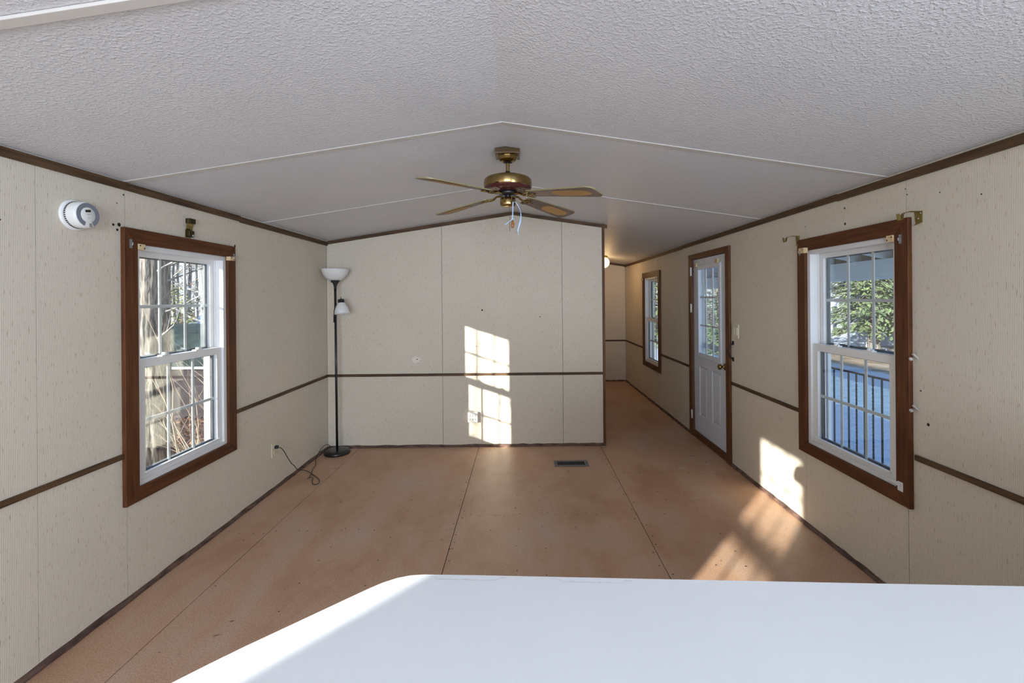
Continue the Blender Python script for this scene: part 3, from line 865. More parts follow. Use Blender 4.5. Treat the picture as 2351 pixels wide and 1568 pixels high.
# nail and screw holes in the walls
def hole(parent, p, n, r=0.006):
    MB().lathe([(0, 0.0012), (r, 0.0008), (r * 1.15, 0.0)], p, n, n=7).build('nail_hole', M_HOLE, parent)
for y, z, r in ((2.205, 1.900, .006), (2.236, 1.905, .009), (2.226, 1.878, .006), (2.225, 2.01, .003), (3.13, 1.905, .008), (2.262, 2.06, .004), (3.100, 0.86, .004), (1.62, 1.96, .003), (1.73, 1.84, .003)):
    hole(wall_left, (XL, y, z), (1, 0, 0), r)
for y, z, r in ((2.57, 2.029, .005), (2.568, 1.938, .007), (2.047, .918, .007), (2.085, 1.067, .004), (2.93, 1.98, .003), (1.98, 1.98, .003), (1.80, 1.93, .003), (2.16, 2.04, .003), (2.15, 2.01, .003)):
    hole(wall_right, (XR, y, z), (-1, 0, 0), r)
for x, z, r in ((-1.09, .904, .006), (-1.059, .89, .004), (-.418, 1.405, .008), (.179, 1.332, .005), (-.48, 1.03, .004), (0.02, 0.75, .004)):
    hole(wall_back, (x, D, z), (0, -1, 0), r)
# scuffed patch on the partition
MB().add([(-1.10 + math.cos(t * PI / 5) * 0.05, D - 0.0006, 0.90 + math.sin(t * PI / 5) * 0.028 * (1 + 0.3 * (t % 2))) for t in range(10)], [tuple(range(10))]).build('scuff_mark', mat('pale_scuff', (0.80, 0.74, 0.66), rough=0.7), wall_back, recalc=False)

# ------------------------------------------------------------------ outlets
root = thing('wall_outlet', (XL, 3.595, 0.318), 'ivory wall outlet under the left window with the lamp plug in it', 'outlet')
pl = MB().box((XL, 3.557, 0.262), (XL + 0.006, 3.632, 0.372)).build('cover_plate', M_IVORY, root, bevel=0.003)
for z in (0.340, 0.294):
    q = MB().lathe([(0.0, 0.002), (0.016, 0.002), (0.017, 0)], (XL + 0.006, 3.595, z), (1, 0, 0), n=16).build('receptacle', M_IVORY, pl)
for dy in (-0.005, 0.005):
    MB().box((XL + 0.008, 3.595 + dy - 0.001, 0.292), (XL + 0.009, 3.595 + dy + 0.001, 0.300)).build('slot', M_HOLE, pl)
root = thing('outlet_adapter', (-0.519, D, 0.308), 'white six-way outlet adapter with a red light, on the partition in the sun patch', 'outlet adapter')
b = MB().box((-0.571, D, 0.256), (-0.467, D - 0.036, 0.362)).build('body', M_WHITEP, root, bevel=0.010, seg=3)
for r_ in range(2):
    for c_ in range(3):
        x, z = -0.548 + c_ * 0.029, 0.330 - r_ * 0.040
        s_ = MB()
        s_.box((x - 0.007, D - 0.036, z - 0.004), (x - 0.004, D - 0.0368, z + 0.006)); s_.box((x + 0.004, D - 0.036, z - 0.004), (x + 0.007, D - 0.0368, z + 0.006))
        s_.lathe([(0, 0.0008), (0.0032, 0.0008), (0.0032, 0)], (x, D - 0.036, z - 0.012), (0, -1, 0), n=8)
        s_.build('socket', M_HOLE, b)
MB().lathe([(0, 0.003), (0.004, 0.002), (0.005, 0)], (-0.546, D - 0.036, 0.348), (0, -1, 0), n=10).build('indicator_light', M_LED, b)

# ------------------------------------------------------------------ floor register
root = thing('floor_register', (0.432, 4.075, 0.0), 'dark metal louvred heat register in the floor', 'register')
X0, X1, Y0, Y1 = 0.275, 0.588, 4.005, 4.150
f = MB()
f.box((X0, Y0, 0), (X1, Y0 + 0.028, 0.006)); f.box((X0, Y1 - 0.028, 0), (X1, Y1, 0.006)); f.box((X0, Y0 + 0.028, 0), (X0 + 0.032, Y1 - 0.028, 0.006)); f.box((X1 - 0.032, Y0 + 0.028, 0), (X1, Y1 - 0.028, 0.006))
f.build('rim', mat('grey_register_rim', (0.17, 0.16, 0.17), rough=0.4, metal=0.4), root, bevel=0.0015)
MB().box((X0 + 0.03, Y0 + 0.026, 0.0008), (X1 - 0.03, Y1 - 0.026, 0.0015)).build('dark_well', M_HOLE, root)
for i in range(24):
    x = X0 + 0.040 + i * (X1 - X0 - 0.08) / 23
    MB().obox((x, (Y0 + Y1) / 2, 0.0035), (0.0012, 0, 0.0022), (0, 0.044, 0), (0.0006, 0, -0.0003)).build('louvre', M_REG, root)
for x in (X0 + 0.016, X1 - 0.016):
    MB().lathe([(0, 0.002), (0.004, 0.0015), (0.005, 0)], (x, (Y0 + Y1) / 2, 0.006), n=8).build('screw_head', M_HOLE, root)

# ------------------------------------------------------------------ smoke detector
dc = Vector((XL, 2.012, 1.910))
root = thing('smoke_detector', dc, 'round white smoke and carbon monoxide detector with grey ring on the left wall', 'smoke detector')
AX = (1, 0, 0)
MB().lathe([(0, 0.0), (0.069, 0.0), (0.070, 0.006), (0.064, 0.012), (0.058, 0.013)], dc, AX, n=48).build('base_ring', M_WHITEP, root)
body = MB().lathe([(0.0, 0.012), (0.057, 0.012), (0.059, 0.020), (0.059, 0.052), (0.056, 0.060), (0.050, 0.064), (0.0, 0.064)], dc, AX, n=48).build('body', M_WHITEP, root)
v_ = MB()
for i in range(44):
    a = 2 * PI * i / 44
    c_ = dc + Vector((0.0185, math.cos(a) * 0.0590, math.sin(a) * 0.0590))
    v_.obox(c_, (0.0035, 0, 0), (0, -math.sin(a) * 0.0022, math.cos(a) * 0.0022), (0, math.cos(a) * 0.0012, math.sin(a) * 0.0012))
v_.build('vent_slots', M_HOLE, body, kind='stuff')
def face_ring(r0_, r1_, a0, a1, x, mt, nm, par):
    mb = MB(); vs = []; n = 40
    for i in range(n + 1):
        a = a0 + (a1 - a0) * i / n
        for r_ in (r0_, r1_):
            vs.append(dc + Vector((x, math.cos(a) * r_, math.sin(a) * r_)))
    mb.add(vs, [(2 * i, 2 * i + 1, 2 * i + 3, 2 * i + 2) for i in range(n)])
    mb.build(nm, mt, par, recalc=False)
face_ring(0.034, 0.0535, R(-60), R(252), 0.0645, M_GREYP, 'grey_ring', body)
MB().lathe([(0.0, 0.0655), (0.031, 0.0655), (0.033, 0.0640)], dc, AX, n=36).build('test_button', M_WHITEP, body)
tl = R(10)
def fq(cy_, cz_, hw_, hh, mt, nm):
    c_ = dc + Vector((0.0660, cy_, cz_))
    MB().obox(c_, (0.0003, 0, 0), (0, math.cos(tl) * hw_, math.sin(tl) * hw_), (0, -math.sin(tl) * hh, math.cos(tl) * hh)).build(nm, mt, body)
fq(-0.002, 0.018, 0.0125, 0.0055, M_SCREENP, 'display')
fq(0.0, 0.0055, 0.0125, 0.0007, M_LINE, 'printed_line')
fq(0.001, 0.0015, 0.007, 0.001, M_LINE, 'printed_line')
MB().lathe([(0.005, 0.0662), (0.0042, 0.0662)], dc + Vector((0, 0.004, -0.014)), AX, n=16).build('printed_ring', M_LINE, body)
for i in range(3):
    c_ = dc + Vector((0.0645, 0.011 + 0.001 * i, -0.0385 - 0.0052 * i))
    MB().obox(c_, (0.0006, 0, 0), (0, 0.0062, 0.0012), (0, -0.0003, 0.0014)).build('sounder_slot', M_HOLE, body)

# ------------------------------------------------------------------ floor lamp
LX, LY = -1.853, 4.425
root = thing('floor_lamp', (LX, LY, 0), 'black floor lamp with white bowl shade and side reading lamp in the far corner', 'floor lamp')
MB().lathe([(0, 0.0), (0.118, 0.0), (0.124, 0.010), (0.120, 0.024), (0.108, 0.034), (0.085, 0.038), (0.0, 0.040)], (LX, LY, 0), n=48).build('base', M_BLACK, root)
MB().tube([(LX, LY, 0.038), (LX - 0.004, LY, 0.8), (LX - 0.006, LY, 1.66)], 0.0115, 12).build('pole', M_BLACK, root)
MB().lathe([(0.013, 0), (0.015, 0.03), (0.024, 0.055), (0.043, 0.078), (0.043, 0.083), (0, 0.083)], (LX - 0.006, LY, 1.632), n=24).build('socket_cup', M_BLACKM, root)
MB().lathe([(0.030, 0.0), (0.056, 0.004), (0.088, 0.026), (0.112, 0.058), (0.126, 0.094), (0.131, 0.113), (0.128, 0.113), (0.122, 0.094), (0.108, 0.060), (0.084, 0.030), (0.054, 0.008), (0.030, 0.004)], (LX - 0.006, LY, 1.715), n=48).build('bowl_shade', M_OPAL, root)
MB().tube([(LX - 0.045, LY - 0.02, 1.698), (LX - 0.02, LY - 0.02, 1.698)], 0.003, 6).build('switch_key', M_BLACKM, root)
arm = MB().tube([(LX - 0.016, LY - 0.012, 1.30), (LX - 0.014, LY - 0.014, 1.36), (LX - 0.006, LY - 0.02, 1.42), (LX + 0.010, LY - 0.03, 1.462), (LX + 0.040, LY - 0.045, 1.482), (LX + 0.062, LY - 0.052, 1.492)], 0.0065, 8).build('reading_arm', M_BLACK, root)
ax = Vector((0.10, -0.06, -1)).normalized()
ap = Vector((LX + 0.072, LY - 0.055, 1.530))
MB().lathe([(0, -0.004), (0.020, 0.0), (0.030, 0.006), (0.030, 0.040), (0.034, 0.046), (0, 0.046)], ap, ax, n=20).build('lamp_cap', M_BLACKM, root)
MB().lathe([(0.030, 0.036), (0.038, 0.048), (0.056, 0.080), (0.066, 0.112), (0.071, 0.146), (0.068, 0.146), (0.062, 0.112), (0.052, 0.082), (0.030, 0.044)], ap, ax, n=36).build('reading_shade', M_OPAL, root)
MB().lathe([(0, 0.06), (0.016, 0.066), (0.026, 0.085), (0.026, 0.10), (0.016, 0.118), (0, 0.124)], ap, ax, n=20).build('bulb', M_WHITEP, root)
MB().tube([ap + Vector((0, 0, 0.0)), ap + Vector((-0.002, 0, 0.022))], 0.003, 6).build('switch_key', M_BLACKM, root)
cordpts = [(XL + 0.036, 3.582, 0.340), (XL + 0.050, 3.60, 0.332), (XL + 0.055, 3.64, 0.292), (XL + 0.055, 3.70, 0.215), (XL + 0.055, 3.755, 0.150), (XL + 0.055, 3.80, 0.115), (XL + 0.050, 3.86, 0.060), (XL + 0.045, 3.92, 0.030),
           (-1.945, 3.96, 0.012), (-1.885, 3.925, 0.006), (-1.83, 3.87, 0.006), (-1.776, 3.818, 0.005), (-1.728, 3.76, 0.005), (-1.703, 3.70, 0.005), (-1.712, 3.672, 0.005), (-1.745, 3.680, 0.005), (-1.778, 3.742, 0.005), (-1.800, 3.800, 0.006), (-1.828, 3.795, 0.012), (-1.832, 3.775, 0.012), (-1.840, 3.83, 0.008), (-1.862, 3.91, 0.014),
           (-1.895, 4.00, 0.008), (-1.912, 4.09, 0.006), (-1.948, 4.17, 0.022), (-1.962, 4.24, 0.05), (-1.965, 4.32, 0.080), (-1.962, 4.40, 0.090), (-1.955, 4.46, 0.075), (-1.950, 4.49, 0.040), (-1.935, 4.485, 0.016)]
def smooth_path(p, n=4):
    p = [Vector(q) for q in p]; out = []
    for i in range(len(p) - 1):
        a, b, c_, d_ = p[max(i - 1, 0)], p[i], p[i + 1], p[min(i + 2, len(p) - 1)]
        for k_ in range(n):
            t = k_ / n
            out.append(0.5 * ((2 * b) + (c_ - a) * t + (2 * a - 5 * b + 4 * c_ - d_) * t * t + (3 * b - a - 3 * c_ + d_) * t ** 3))
    out.append(p[-1]); return out
cord = MB().tube(smooth_path(cordpts), 0.0030, 6).build('power_cord', M_BLACKM, root)
MB().box((XL + 0.008, 3.583, 0.328), (XL + 0.034, 3.607, 0.352)).build('plug', M_BLACKM, cord, bevel=0.004)

# ------------------------------------------------------------------ ceiling fan
FX, FY = -0.084, 2.70
root = thing('ceiling_fan', (FX, FY, 2.38), 'brass ceiling fan with four cane-inset walnut blades', 'ceiling fan')
pz = 2.384
plt = MB().prism([(FX - 0.073, FY - 0.073, pz), (FX + 0.073, FY - 0.073, pz), (FX + 0.073, FY - 0.073, ceil_z(FX + 0.073) - 0.001), (RX, FY - 0.073, RZ - 0.002), (FX - 0.073, FY - 0.073, ceil_z(FX - 0.073) - 0.001)], (0, 0.146, 0)).build('mounting_plate', mat('antique_brown_metal', (0.085, 0.05, 0.022), rough=0.3, metal=0.7), root, bevel=0.002)
MB().lathe([(0, 2.396), (0.064, 2.396), (0.068, 2.390), (0.066, 2.384), (0.060, 2.381)], (FX, FY, 0), n=32).build('canopy_rim', M_BRASS, root)
MB().lathe([(0.061, 2.383), (0.060, 2.374), (0.053, 2.361), (0.042, 2.351), (0.028, 2.346)], (FX, FY, 0), n=12, smooth=False).build('canopy', M_BRASS, root)
MB().lathe([(0.0, 2.356), (0.028, 2.354), (0.024, 2.346), (0.011, 2.339), (0, 2.339)], (FX, FY, 0), n=20).build('hanger_ball', M_BLACK, root)
MB().lathe([(0.0115, 2.350), (0.0115, 2.280)], (FX, FY, 0), n=16).build('downrod', M_BRASS, root)
cp = MB().lathe([(0, 2.290), (0.016, 2.290), (0.017, 2.270), (0.019, 2.250), (0, 2.250)], (FX, FY, 0), n=16).build('coupling', M_BLACK, root)
hs = MB().lathe([(0, 2.258), (0.05, 2.258), (0.115, 2.254), (0.134, 2.247), (0.144, 2.237), (0.1455, 2.226), (0.1455, 2.198), (0.142, 2.190)], (FX, FY, 0), n=64).build('motor_housing', M_BRASS, root)
MB().lathe([(0.143, 2.191), (0.140, 2.182), (0.118, 2.174), (0.088, 2.170), (0.060, 2.168), (0, 2.168)], (FX, FY, 0), n=64).build('motor_underside', M_MAHOG, root)
for i in range(16):
    a = 2 * PI * i / 16
    p = MB()
    d_ = Vector((math.cos(a), math.sin(a), 0)); t_ = Vector((-math.sin(a), math.cos(a), 0))
    c_ = Vector((FX, FY, 2.170)) + d_ * 0.100
    p.tube([c_ - d_ * 0.022 + t_ * 0.002, c_ - t_ * 0.007 + Vector((0, 0, 0.003)), c_ + d_ * 0.016 - t_ * 0.004 + Vector((0, 0, 0.006)), c_ + d_ * 0.012 + t_ * 0.006 + Vector((0, 0, 0.006)), c_ + t_ * 0.004], 0.0022, 5)
    p.build('vent_scroll', M_BRASS, root)
MB().lathe([(0, 2.170), (0.054, 2.170), (0.058, 2.160), (0.052, 2.147), (0, 2.145)], (FX, FY, 0), n=24).build('flywheel', M_BLACK, root)
MB().lathe([(0.018, 2.147), (0.018, 2.128)], (FX, FY, 0), n=12).build('stem', M_BLACK, root)
MB().lathe([(0, 2.130), (0.042, 2.130), (0.047, 2.126), (0.047, 2.088), (0.043, 2.080), (0.030, 2.076), (0, 2.075)], (FX, FY, 0), n=32).build('switch_housing', M_BRASS, root)
MB().lathe([(0, 0.004), (0.004, 0.003), (0.006, 0)], (FX + 0.031, FY - 0.036, 2.110), (0.66, -0.75, 0), n=10).build('switch_button', M_BLACK, root)
RB = 0.640
phi0 = R(48.9)
PITCH = R(10.5)
droop = {0: -0.065, 1: -0.067, 2: -0.047, 3: -0.140}
def outline(L0, L1, w0, w1):
    """blade outline in (along, across): rounded root, widening, clipped-round tip"""
    pts = []
    def arc(cx_, cy_, rx, ry, a0, a1, n=6):
        for i in range(n + 1):
            a = a0 + (a1 - a0) * i / n
            pts.append((cx_ + rx * math.cos(a), cy_ + ry * math.sin(a)))
    arc(L0 + 0.035, -w0 + 0.025, 0.035, 0.025, PI, 1.5 * PI)
    arc(L1 - 0.045, -w1 + 0.040, 0.045, 0.040, 1.5 * PI, 2 * PI)
    arc(L1 - 0.045, w1 - 0.040, 0.045, 0.040, 0, 0.5 * PI)
    arc(L0 + 0.035, w0 - 0.025, 0.035, 0.025, 0.5 * PI, PI)
    return pts
for k in range(4):
    a = phi0 + k * PI / 2
    al = Vector((math.cos(a), math.sin(a), 0))
    al = (al + Vector((0, 0, droop[k]))).normalized()
    e0 = Vector((al.y, -al.x, 0)).normalized()
    cr_ = (e0 * math.cos(PITCH) + Vector((0, 0, 1)) * math.sin(PITCH)).normalized()
    nn = al.cross(cr_).normalized()
    if nn.z < 0: nn = -nn
    base = Vector((FX, FY, 2.153)) - al * 0 
    P = lambda u, v, h=0.0: base + al * u + cr_ * v + nn * h
    pts = outline(0.160, RB, 0.044, 0.070)
    bl = MB()
    bl.prism([P(u, v, 0.0) for u, v in pts], nn * 0.006)
    blade = bl.build('blade', M_BLADE, root)
    ed = MB()
    n_ = len(pts)
    vs = []
    for u, v in pts:
        cu, cv = 0.40, 0.0
        s_ = 1.004
        vs += [P(cu + (u - cu) * s_, cv + (v - cv) * 1.012, -0.0003), P(cu + (u - cu) * s_, cv + (v - cv) * 1.012, 0.0063)]
    ed.add(vs, [(2 * i, 2 * ((i + 1) % n_), 2 * ((i + 1) % n_) + 1, 2 * i + 1) for i in range(n_)])
    ed.build('blade_edge', M_BLADEE, blade)
    # cane insert: woven strips on a pale oval field
    ca = MB()
    c0, c1, cwid = 0.345, 0.590, 0.038
    L_ = (c1 - c0) / 2; cm = (c0 + c1) / 2
    def inside(u): 
        t = abs(u - cm) / L_
        if t >= 1: return 0
        return cwid * (1 if t < 0.62 else math.sqrt(max(0, 1 - ((t - 0.62) / 0.38) ** 2)))
    N_ = 22
    rim = [(cm - L_ + 2 * L_ * i / N_, inside(cm - L_ + 2 * L_ * i / N_)) for i in range(N_ + 1)]
    poly = [P(u, v, -0.0008) for u, v in rim] + [P(u, -v, -0.0008) for u, v in reversed(rim)][1:-1]
    MB().add(poly, [tuple(range(len(poly)))]).build('cane_backing', mat('cane_backing', (0.22, 0.13, 0.07), rough=0.8), blade, recalc=False)
    st_ = 0.0085
    def seg(p0, p1):
        # clip a diagonal line to the oval by sampling
        n = 40; run = []
        for i in range(n + 1):
            q = (p0[0] + (p1[0] - p0[0]) * i / n, p0[1] + (p1[1] - p0[1]) * i / n)
            if abs(q[1]) <= inside(q[0]): run.append(q)
        if len(run) > 1:
            A_, B_ = run[0], run[-1]
            d2 = Vector((B_[0] - A_[0], B_[1] - A_[1])); 
            if d2.length < 1e-4: return
            nrm = Vector((-d2.y, d2.x)).normalized() * 0.0019
            ca.add([P(A_[0] - nrm.x, A_[1] - nrm.y, -0.0018), P(A_[0] + nrm.x, A_[1] + nrm.y, -0.0018), P(B_[0] + nrm.x, B_[1] + nrm.y, -0.0018), P(B_[0] - nrm.x, B_[1] - nrm.y, -0.0018)], [(0, 1, 2, 3)])
    u = c0 - 0.07
    while u < c1 + 0.07:
        seg((u, -cwid), (u + 2 * cwid, cwid)); seg((u + 2 * cwid, -cwid), (u, cwid)); u += st_
    v = -cwid
    while v < cwid:
        seg((c0, v), (c1, v)); v += st_
    ca.build('cane_weave', M_CANE, blade, recalc=False, kind='stuff')
    # cast iron arm: neck down from the flywheel, then scrolls under the blade root
    ir = MB()
    hub = Vector((FX, FY, 2.155)) + Vector((al.x, al.y, 0)).normalized() * 0.045
    ir.tube(smooth_path([hub, hub + al * 0.018 + Vector((0, 0, -0.004)), P(0.095, 0, 0.004), P(0.125, 0, -0.006), P(0.160, 0, -0.007)], 4), [0.0085] * 5 + [0.007] * 12, 8)
    for sgn in (-1, 1):
        def SC(pp): return [P(u_, sgn * v_, -0.006) for u_, v_ in pp]
        ir.tube(smooth_path(SC([(0.128, 0.0), (0.140, 0.018), (0.160, 0.030), (0.178, 0.024), (0.174, 0.012), (0.162, 0.014)]), 3), 0.0028, 6)
        ir.tube(smooth_path(SC([(0.160, 0.0), (0.180, 0.012), (0.202, 0.016), (0.212, 0.006), (0.202, 0.002)]), 3), 0.0025, 6)
        ir.tube(smooth_path(SC([(0.150, 0.034), (0.172, 0.042), (0.192, 0.036)]), 3), 0.0025, 6)
        ir.lathe([(0, 0.004), (0.005, 0.003), (0.007, 0)], P(0.172, sgn * 0.030, -0.002), -nn, n=8)
    ir.tube([P(0.155, 0, -0.006), P(0.215, 0, -0.004), P(0.236, 0, -0.003)], [0.005, 0.0035, 0.002], 6)
    ir.build('blade_arm', M_BRASS, root)
# pull chain and wooden knob
pc = MB()
for i in range(26):
    pc.lathe([(0, -0.0016), (0.0014, 0), (0, 0.0016)], (FX + 0.028, FY - 0.036, 2.076 - i * 0.0034), n=5)
chain = pc.build('pull_chain', M_BRASSD, root)
MB().lathe([(0, 0.0), (0.004, -0.001), (0.008, -0.012), (0.010, -0.028), (0.0095, -0.038), (0.006, -0.046), (0, -0.047)], (FX + 0.028, FY - 0.036, 1.990), n=16).build('chain_knob', M_KNOBW, chain)
# second short dark cord beside it
MB().tube([(FX + 0.010, FY - 0.034, 2.08), (FX + 0.012, FY - 0.036, 2.01), (FX + 0.011, FY - 0.036, 1.925)], 0.0012, 5).build('pull_cord', M_BLACKM, root)
# ribbon tied on the chain
root2 = thing('ribbon', (FX + 0.028, FY - 0.045, 2.07), 'pale blue curling ribbon tied to the pull chain of the ceiling fan', 'ribbon')
rx, ry = FX + 0.028, FY - 0.046
MB().ribbon(smooth_path([(rx + 0.004, ry, 2.097), (rx + 0.002, ry, 2.064), (rx + 0.001, ry - 0.002, 2.022), (rx - 0.001, ry, 1.990)], 3), (1, 0.2, 0), 0.0028).build('ribbon_strand', M_RIBBON, root2, recalc=False)
MB().ribbon(smooth_path([(rx + 0.012, ry, 1.998), (rx - 0.002, ry - 0.002, 1.992), (rx - 0.018, ry - 0.003, 1.982), (rx - 0.032, ry - 0.004, 1.969), (rx - 0.048, ry - 0.003, 1.962)], 3), (0.3, 0.1, 0.9), [0.0015, 0.0018, 0.002, 0.0025, 0.003, 0.003, 0.0045, 0.005, 0.005, 0.0045, 0.004, 0.003, 0.001]).build('ribbon_strand', M_RIBBON, root2, recalc=False)
MB().ribbon(smooth_path([(rx + 0.002, ry, 2.095), (rx + 0.014, ry + 0.004, 2.099), (rx + 0.028, ry + 0.008, 2.084), (rx + 0.044, ry + 0.008, 2.053), (rx + 0.050, ry + 0.006, 2.022), (rx + 0.047, ry + 0.002, 1.985), (rx + 0.037, ry, 1.949), (rx + 0.031, ry, 1.922), (rx + 0.036, ry, 1.896)], 3), (1, 0.1, 0), [0.0022] * 9 + [0.0015] * 3 + [0.003] * 3 + [0.0045] * 4 + [0.0035] * 3 + [0.001] * 3).build('ribbon_strand', M_RIBBON, root2, recalc=False)

# ------------------------------------------------------------------ hallway ceiling light
GX, GY = 1.335, 7.25
gzc = ceil_z(GX)
root = thing('ceiling_light', (GX, GY, gzc), 'lit round globe ceiling light at the end of the hallway', 'ceiling light')
MB().lathe([(0, 0.0), (0.065, 0.0), (0.062, -0.012), (0.045, -0.024), (0.042, -0.036), (0, -0.036)], (GX, GY, gzc - 0.004), n=28).build('fixture_base', M_BRASSD, root)
gl = MB().lathe([(0.040, -0.032)] + [(0.088 * math.sin(t * PI / 12), -0.107 + 0.088 * math.cos(t * PI / 12)) for t in range(2, 12)] + [(0.0, -0.195)], (GX, GY, gzc - 0.004), n=32).build('globe', M_GLOBE, root)
ld = bpy.data.lights.new('hall_bulb', 'POINT'); ld.energy = 2.6; ld.color = (1.0, 0.62, 0.28); ld.shadow_soft_size = 0.09
lo_ = bpy.data.objects.new('hall_bulb', ld); lo_.location = (GX, GY, gzc - 0.31); COL.objects.link(lo_)

# ------------------------------------------------------------------ bar counter
root = thing('bar_counter', (0.7, 0.5, 0), 'white laminate bar counter with a clipped rounded corner, across the bottom', 'counter')
CZ = 1.07
front = [(-0.163, 0.7245), (-0.074, 0.7205), (0.204, 0.705), (0.538, 0.687), (0.763, 0.6755), (XR - 0.004, 0.616)]
left = [(-0.470, 0.30), (-0.470, 0.42), (-0.462, 0.455), (-0.446, 0.490), (-0.425, 0.515), (-0.406, 0.535), (-0.391, 0.551), (-0.365, 0.577), (-0.310, 0.628), (-0.266, 0.669), (-0.241, 0.692), (-0.225, 0.705), (-0.206, 0.716), (-0.186, 0.7225)]
poly = [(x, y, CZ - 0.030) for x, y in [(XR - 0.004, 0.30)] + left + front]
top = MB().prism(poly, (0, 0, 0.0295)).build('countertop', M_LAM, root, bevel=0.0)
MB().prism([(x, y, CZ - 0.0005) for x, y in [(XR - 0.004, 0.301)] + left + front], (0, 0, 0.0008)).build('laminate_sheet', M_LAM, top)
# worn strips where something was glued down along the far edge
for x0, x1 in ((-0.155, -0.03), (0.045, 0.170)):
    mb = MB(); vs = []
    n = 24
    for i in range(n + 1):
        t = i / n; x = x0 + (x1 - x0) * t
        ye = 0.7205 - (x + 0.074) * 0.0557
        vs += [(x, ye - 0.001, CZ + 0.0006), (x, ye - 0.010 - random.uniform(0, 0.002) - (0.002 if 0.1 < t < 0.9 else -0.004), CZ + 0.0006)]
    # only the ragged lower outline, thin
    vs2 = []
    for i in range(n + 1):
        p = vs[2 * i + 1]
        vs2 += [p, (p[0], p[1] + random.uniform(0.0003, 0.0016), p[2])]
    mb.add(vs2, [(2 * i, 2 * i + 1, 2 * i + 3, 2 * i + 2) for i in range(n)])
    mb.build('glue_residue', mat('grey_glue_residue', (0.62, 0.62, 0.60), rough=0.8), top, recalc=False)
MB().prism([(x, y, 0.0) for x, y in [(XR - 0.004, 0.36), (-0.30, 0.36), (-0.30, 0.50), (-0.14, 0.62), (XR - 0.004, 0.52)]], (0, 0, CZ - 0.030)).build('cabinet_body', M_WHITEP, root)

# ------------------------------------------------------------------ outside: ground and house shell
def ground_mat(name, stops, s1, s2, rough=0.95):
    m, nt, b = new_mat(name)
    N, L = nt.nodes.new, nt.links.new
    t = N('ShaderNodeTexCoord')
    n = N('ShaderNodeTexNoise'); n.inputs['Scale'].default_value = s1; n.inputs['Detail'].default_value = 8; n.inputs['Roughness'].default_value = 0.75
    L(t.outputs['Object'], n.inputs['Vector'])
    r = N('ShaderNodeValToRGB')
    el = r.color_ramp.elements
    el[0].position, el[0].color = stops[0][0], (*stops[0][1], 1)
    el[1].position, el[1].color = stops[-1][0], (*stops[-1][1], 1)
    for p, c in stops[1:-1]:
        q = el.new(p); q.color = (*c, 1)
    L(n.outputs['Fac'], r.inputs[0]); L(r.outputs[0], b.inputs['Base Color'])
    b.inputs['Roughness'].default_value = rough
    b.inputs['Specular IOR Level'].default_value = 0.1
    return m
M_LEAFG = ground_mat('leaf_litter', [(0.32, (0.03, 0.014, 0.012)), (0.45, (0.09, 0.045, 0.035)), (0.56, (0.17, 0.09, 0.06)), (0.68, (0.34, 0.20, 0.13))], 7.0, 1)
M_LAWN = ground_mat('frosty_lawn', [(0.35, (0.34, 0.36, 0.30)), (0.5, (0.52, 0.53, 0.47)), (0.65, (0.66, 0.66, 0.60))], 5.0, 1)
M_STRAW = ground_mat('straw_lawn', [(0.30, (0.08, 0.06, 0.035)), (0.5, (0.27, 0.21, 0.155)), (0.7, (0.42, 0.35, 0.28))], 1.5, 1)
M_GRAVEL = ground_mat('gravel_drive', [(0.35, (0.30, 0.32, 0.34)), (0.65, (0.46, 0.48, 0.50))], 14.0, 1)
M_ROAD = ground_mat('grey_road', [(0.35, (0.28, 0.30, 0.33)), (0.65, (0.34, 0.36, 0.38))], 4.0, 1)
def patch(name, x0, x1, y0, y1, z, mt, label, th=0.05):
    return MB().box((x0, y0, z - th), (x1, y1, z)).build(name, mt, kind='structure', label=label)
patch('ground_leafy_yard', -90, XL - WT + 1.0, -30, 110, GZ, M_LEAFG, 'yard covered in brown fallen leaves')
patch('ground_gravel_drive', XL - WT + 1.0, 7.6, -30, 110, GZ + 0.002, M_GRAVEL, 'pale gravel drive in the house shadow')
patch('ground_lawn', 7.6, 10.2, -30, 110, GZ + 0.003, M_LAWN, 'strip of frosted lawn beyond the drive')
patch('ground_road', 10.2, 12.2, -30, 110, GZ, M_ROAD, 'grey road beyond the lawn')
patch('ground_far_lawn', 12.2, 95, -30, 110, GZ + 0.002, M_STRAW, 'sunlit straw coloured lawn across the road')
# roof of this house (casts its shadow on the drive)
rf = MB()
ov = 0.25
rf.prism([(XL - WT - ov, YR - 0.4, H + 0.06), (RX, YR - 0.4, RZ + 0.20), (XR + WT + 0.05, YR - 0.4, H + 0.06), (XR + WT + 0.05, YR - 0.4, H + 0.12), (RX, YR - 0.4, RZ + 0.45), (XL - WT - ov, YR - 0.4, H + 0.12)], (0, DF - YR + 0.8, 0))
rf.build('roof', M_SIDING, kind='structure', label='roof over the room')
# lap siding outside the right wall, seen past the door
sid = MB()
for a, b_, z0, z1 in rects(YR, DF + 0.1, -0.9, H, [(c[0], c[1] + 0.01, c[2] - 0.02, c[3] + 0.01) for c in R_OPEN]):
    sid.box((XR + WT, a, z0), (XR + WT + 0.003, b_, z1))
sid.build('wall_right_siding', M_SIDING, kind='structure', label='outer siding of the right wall')

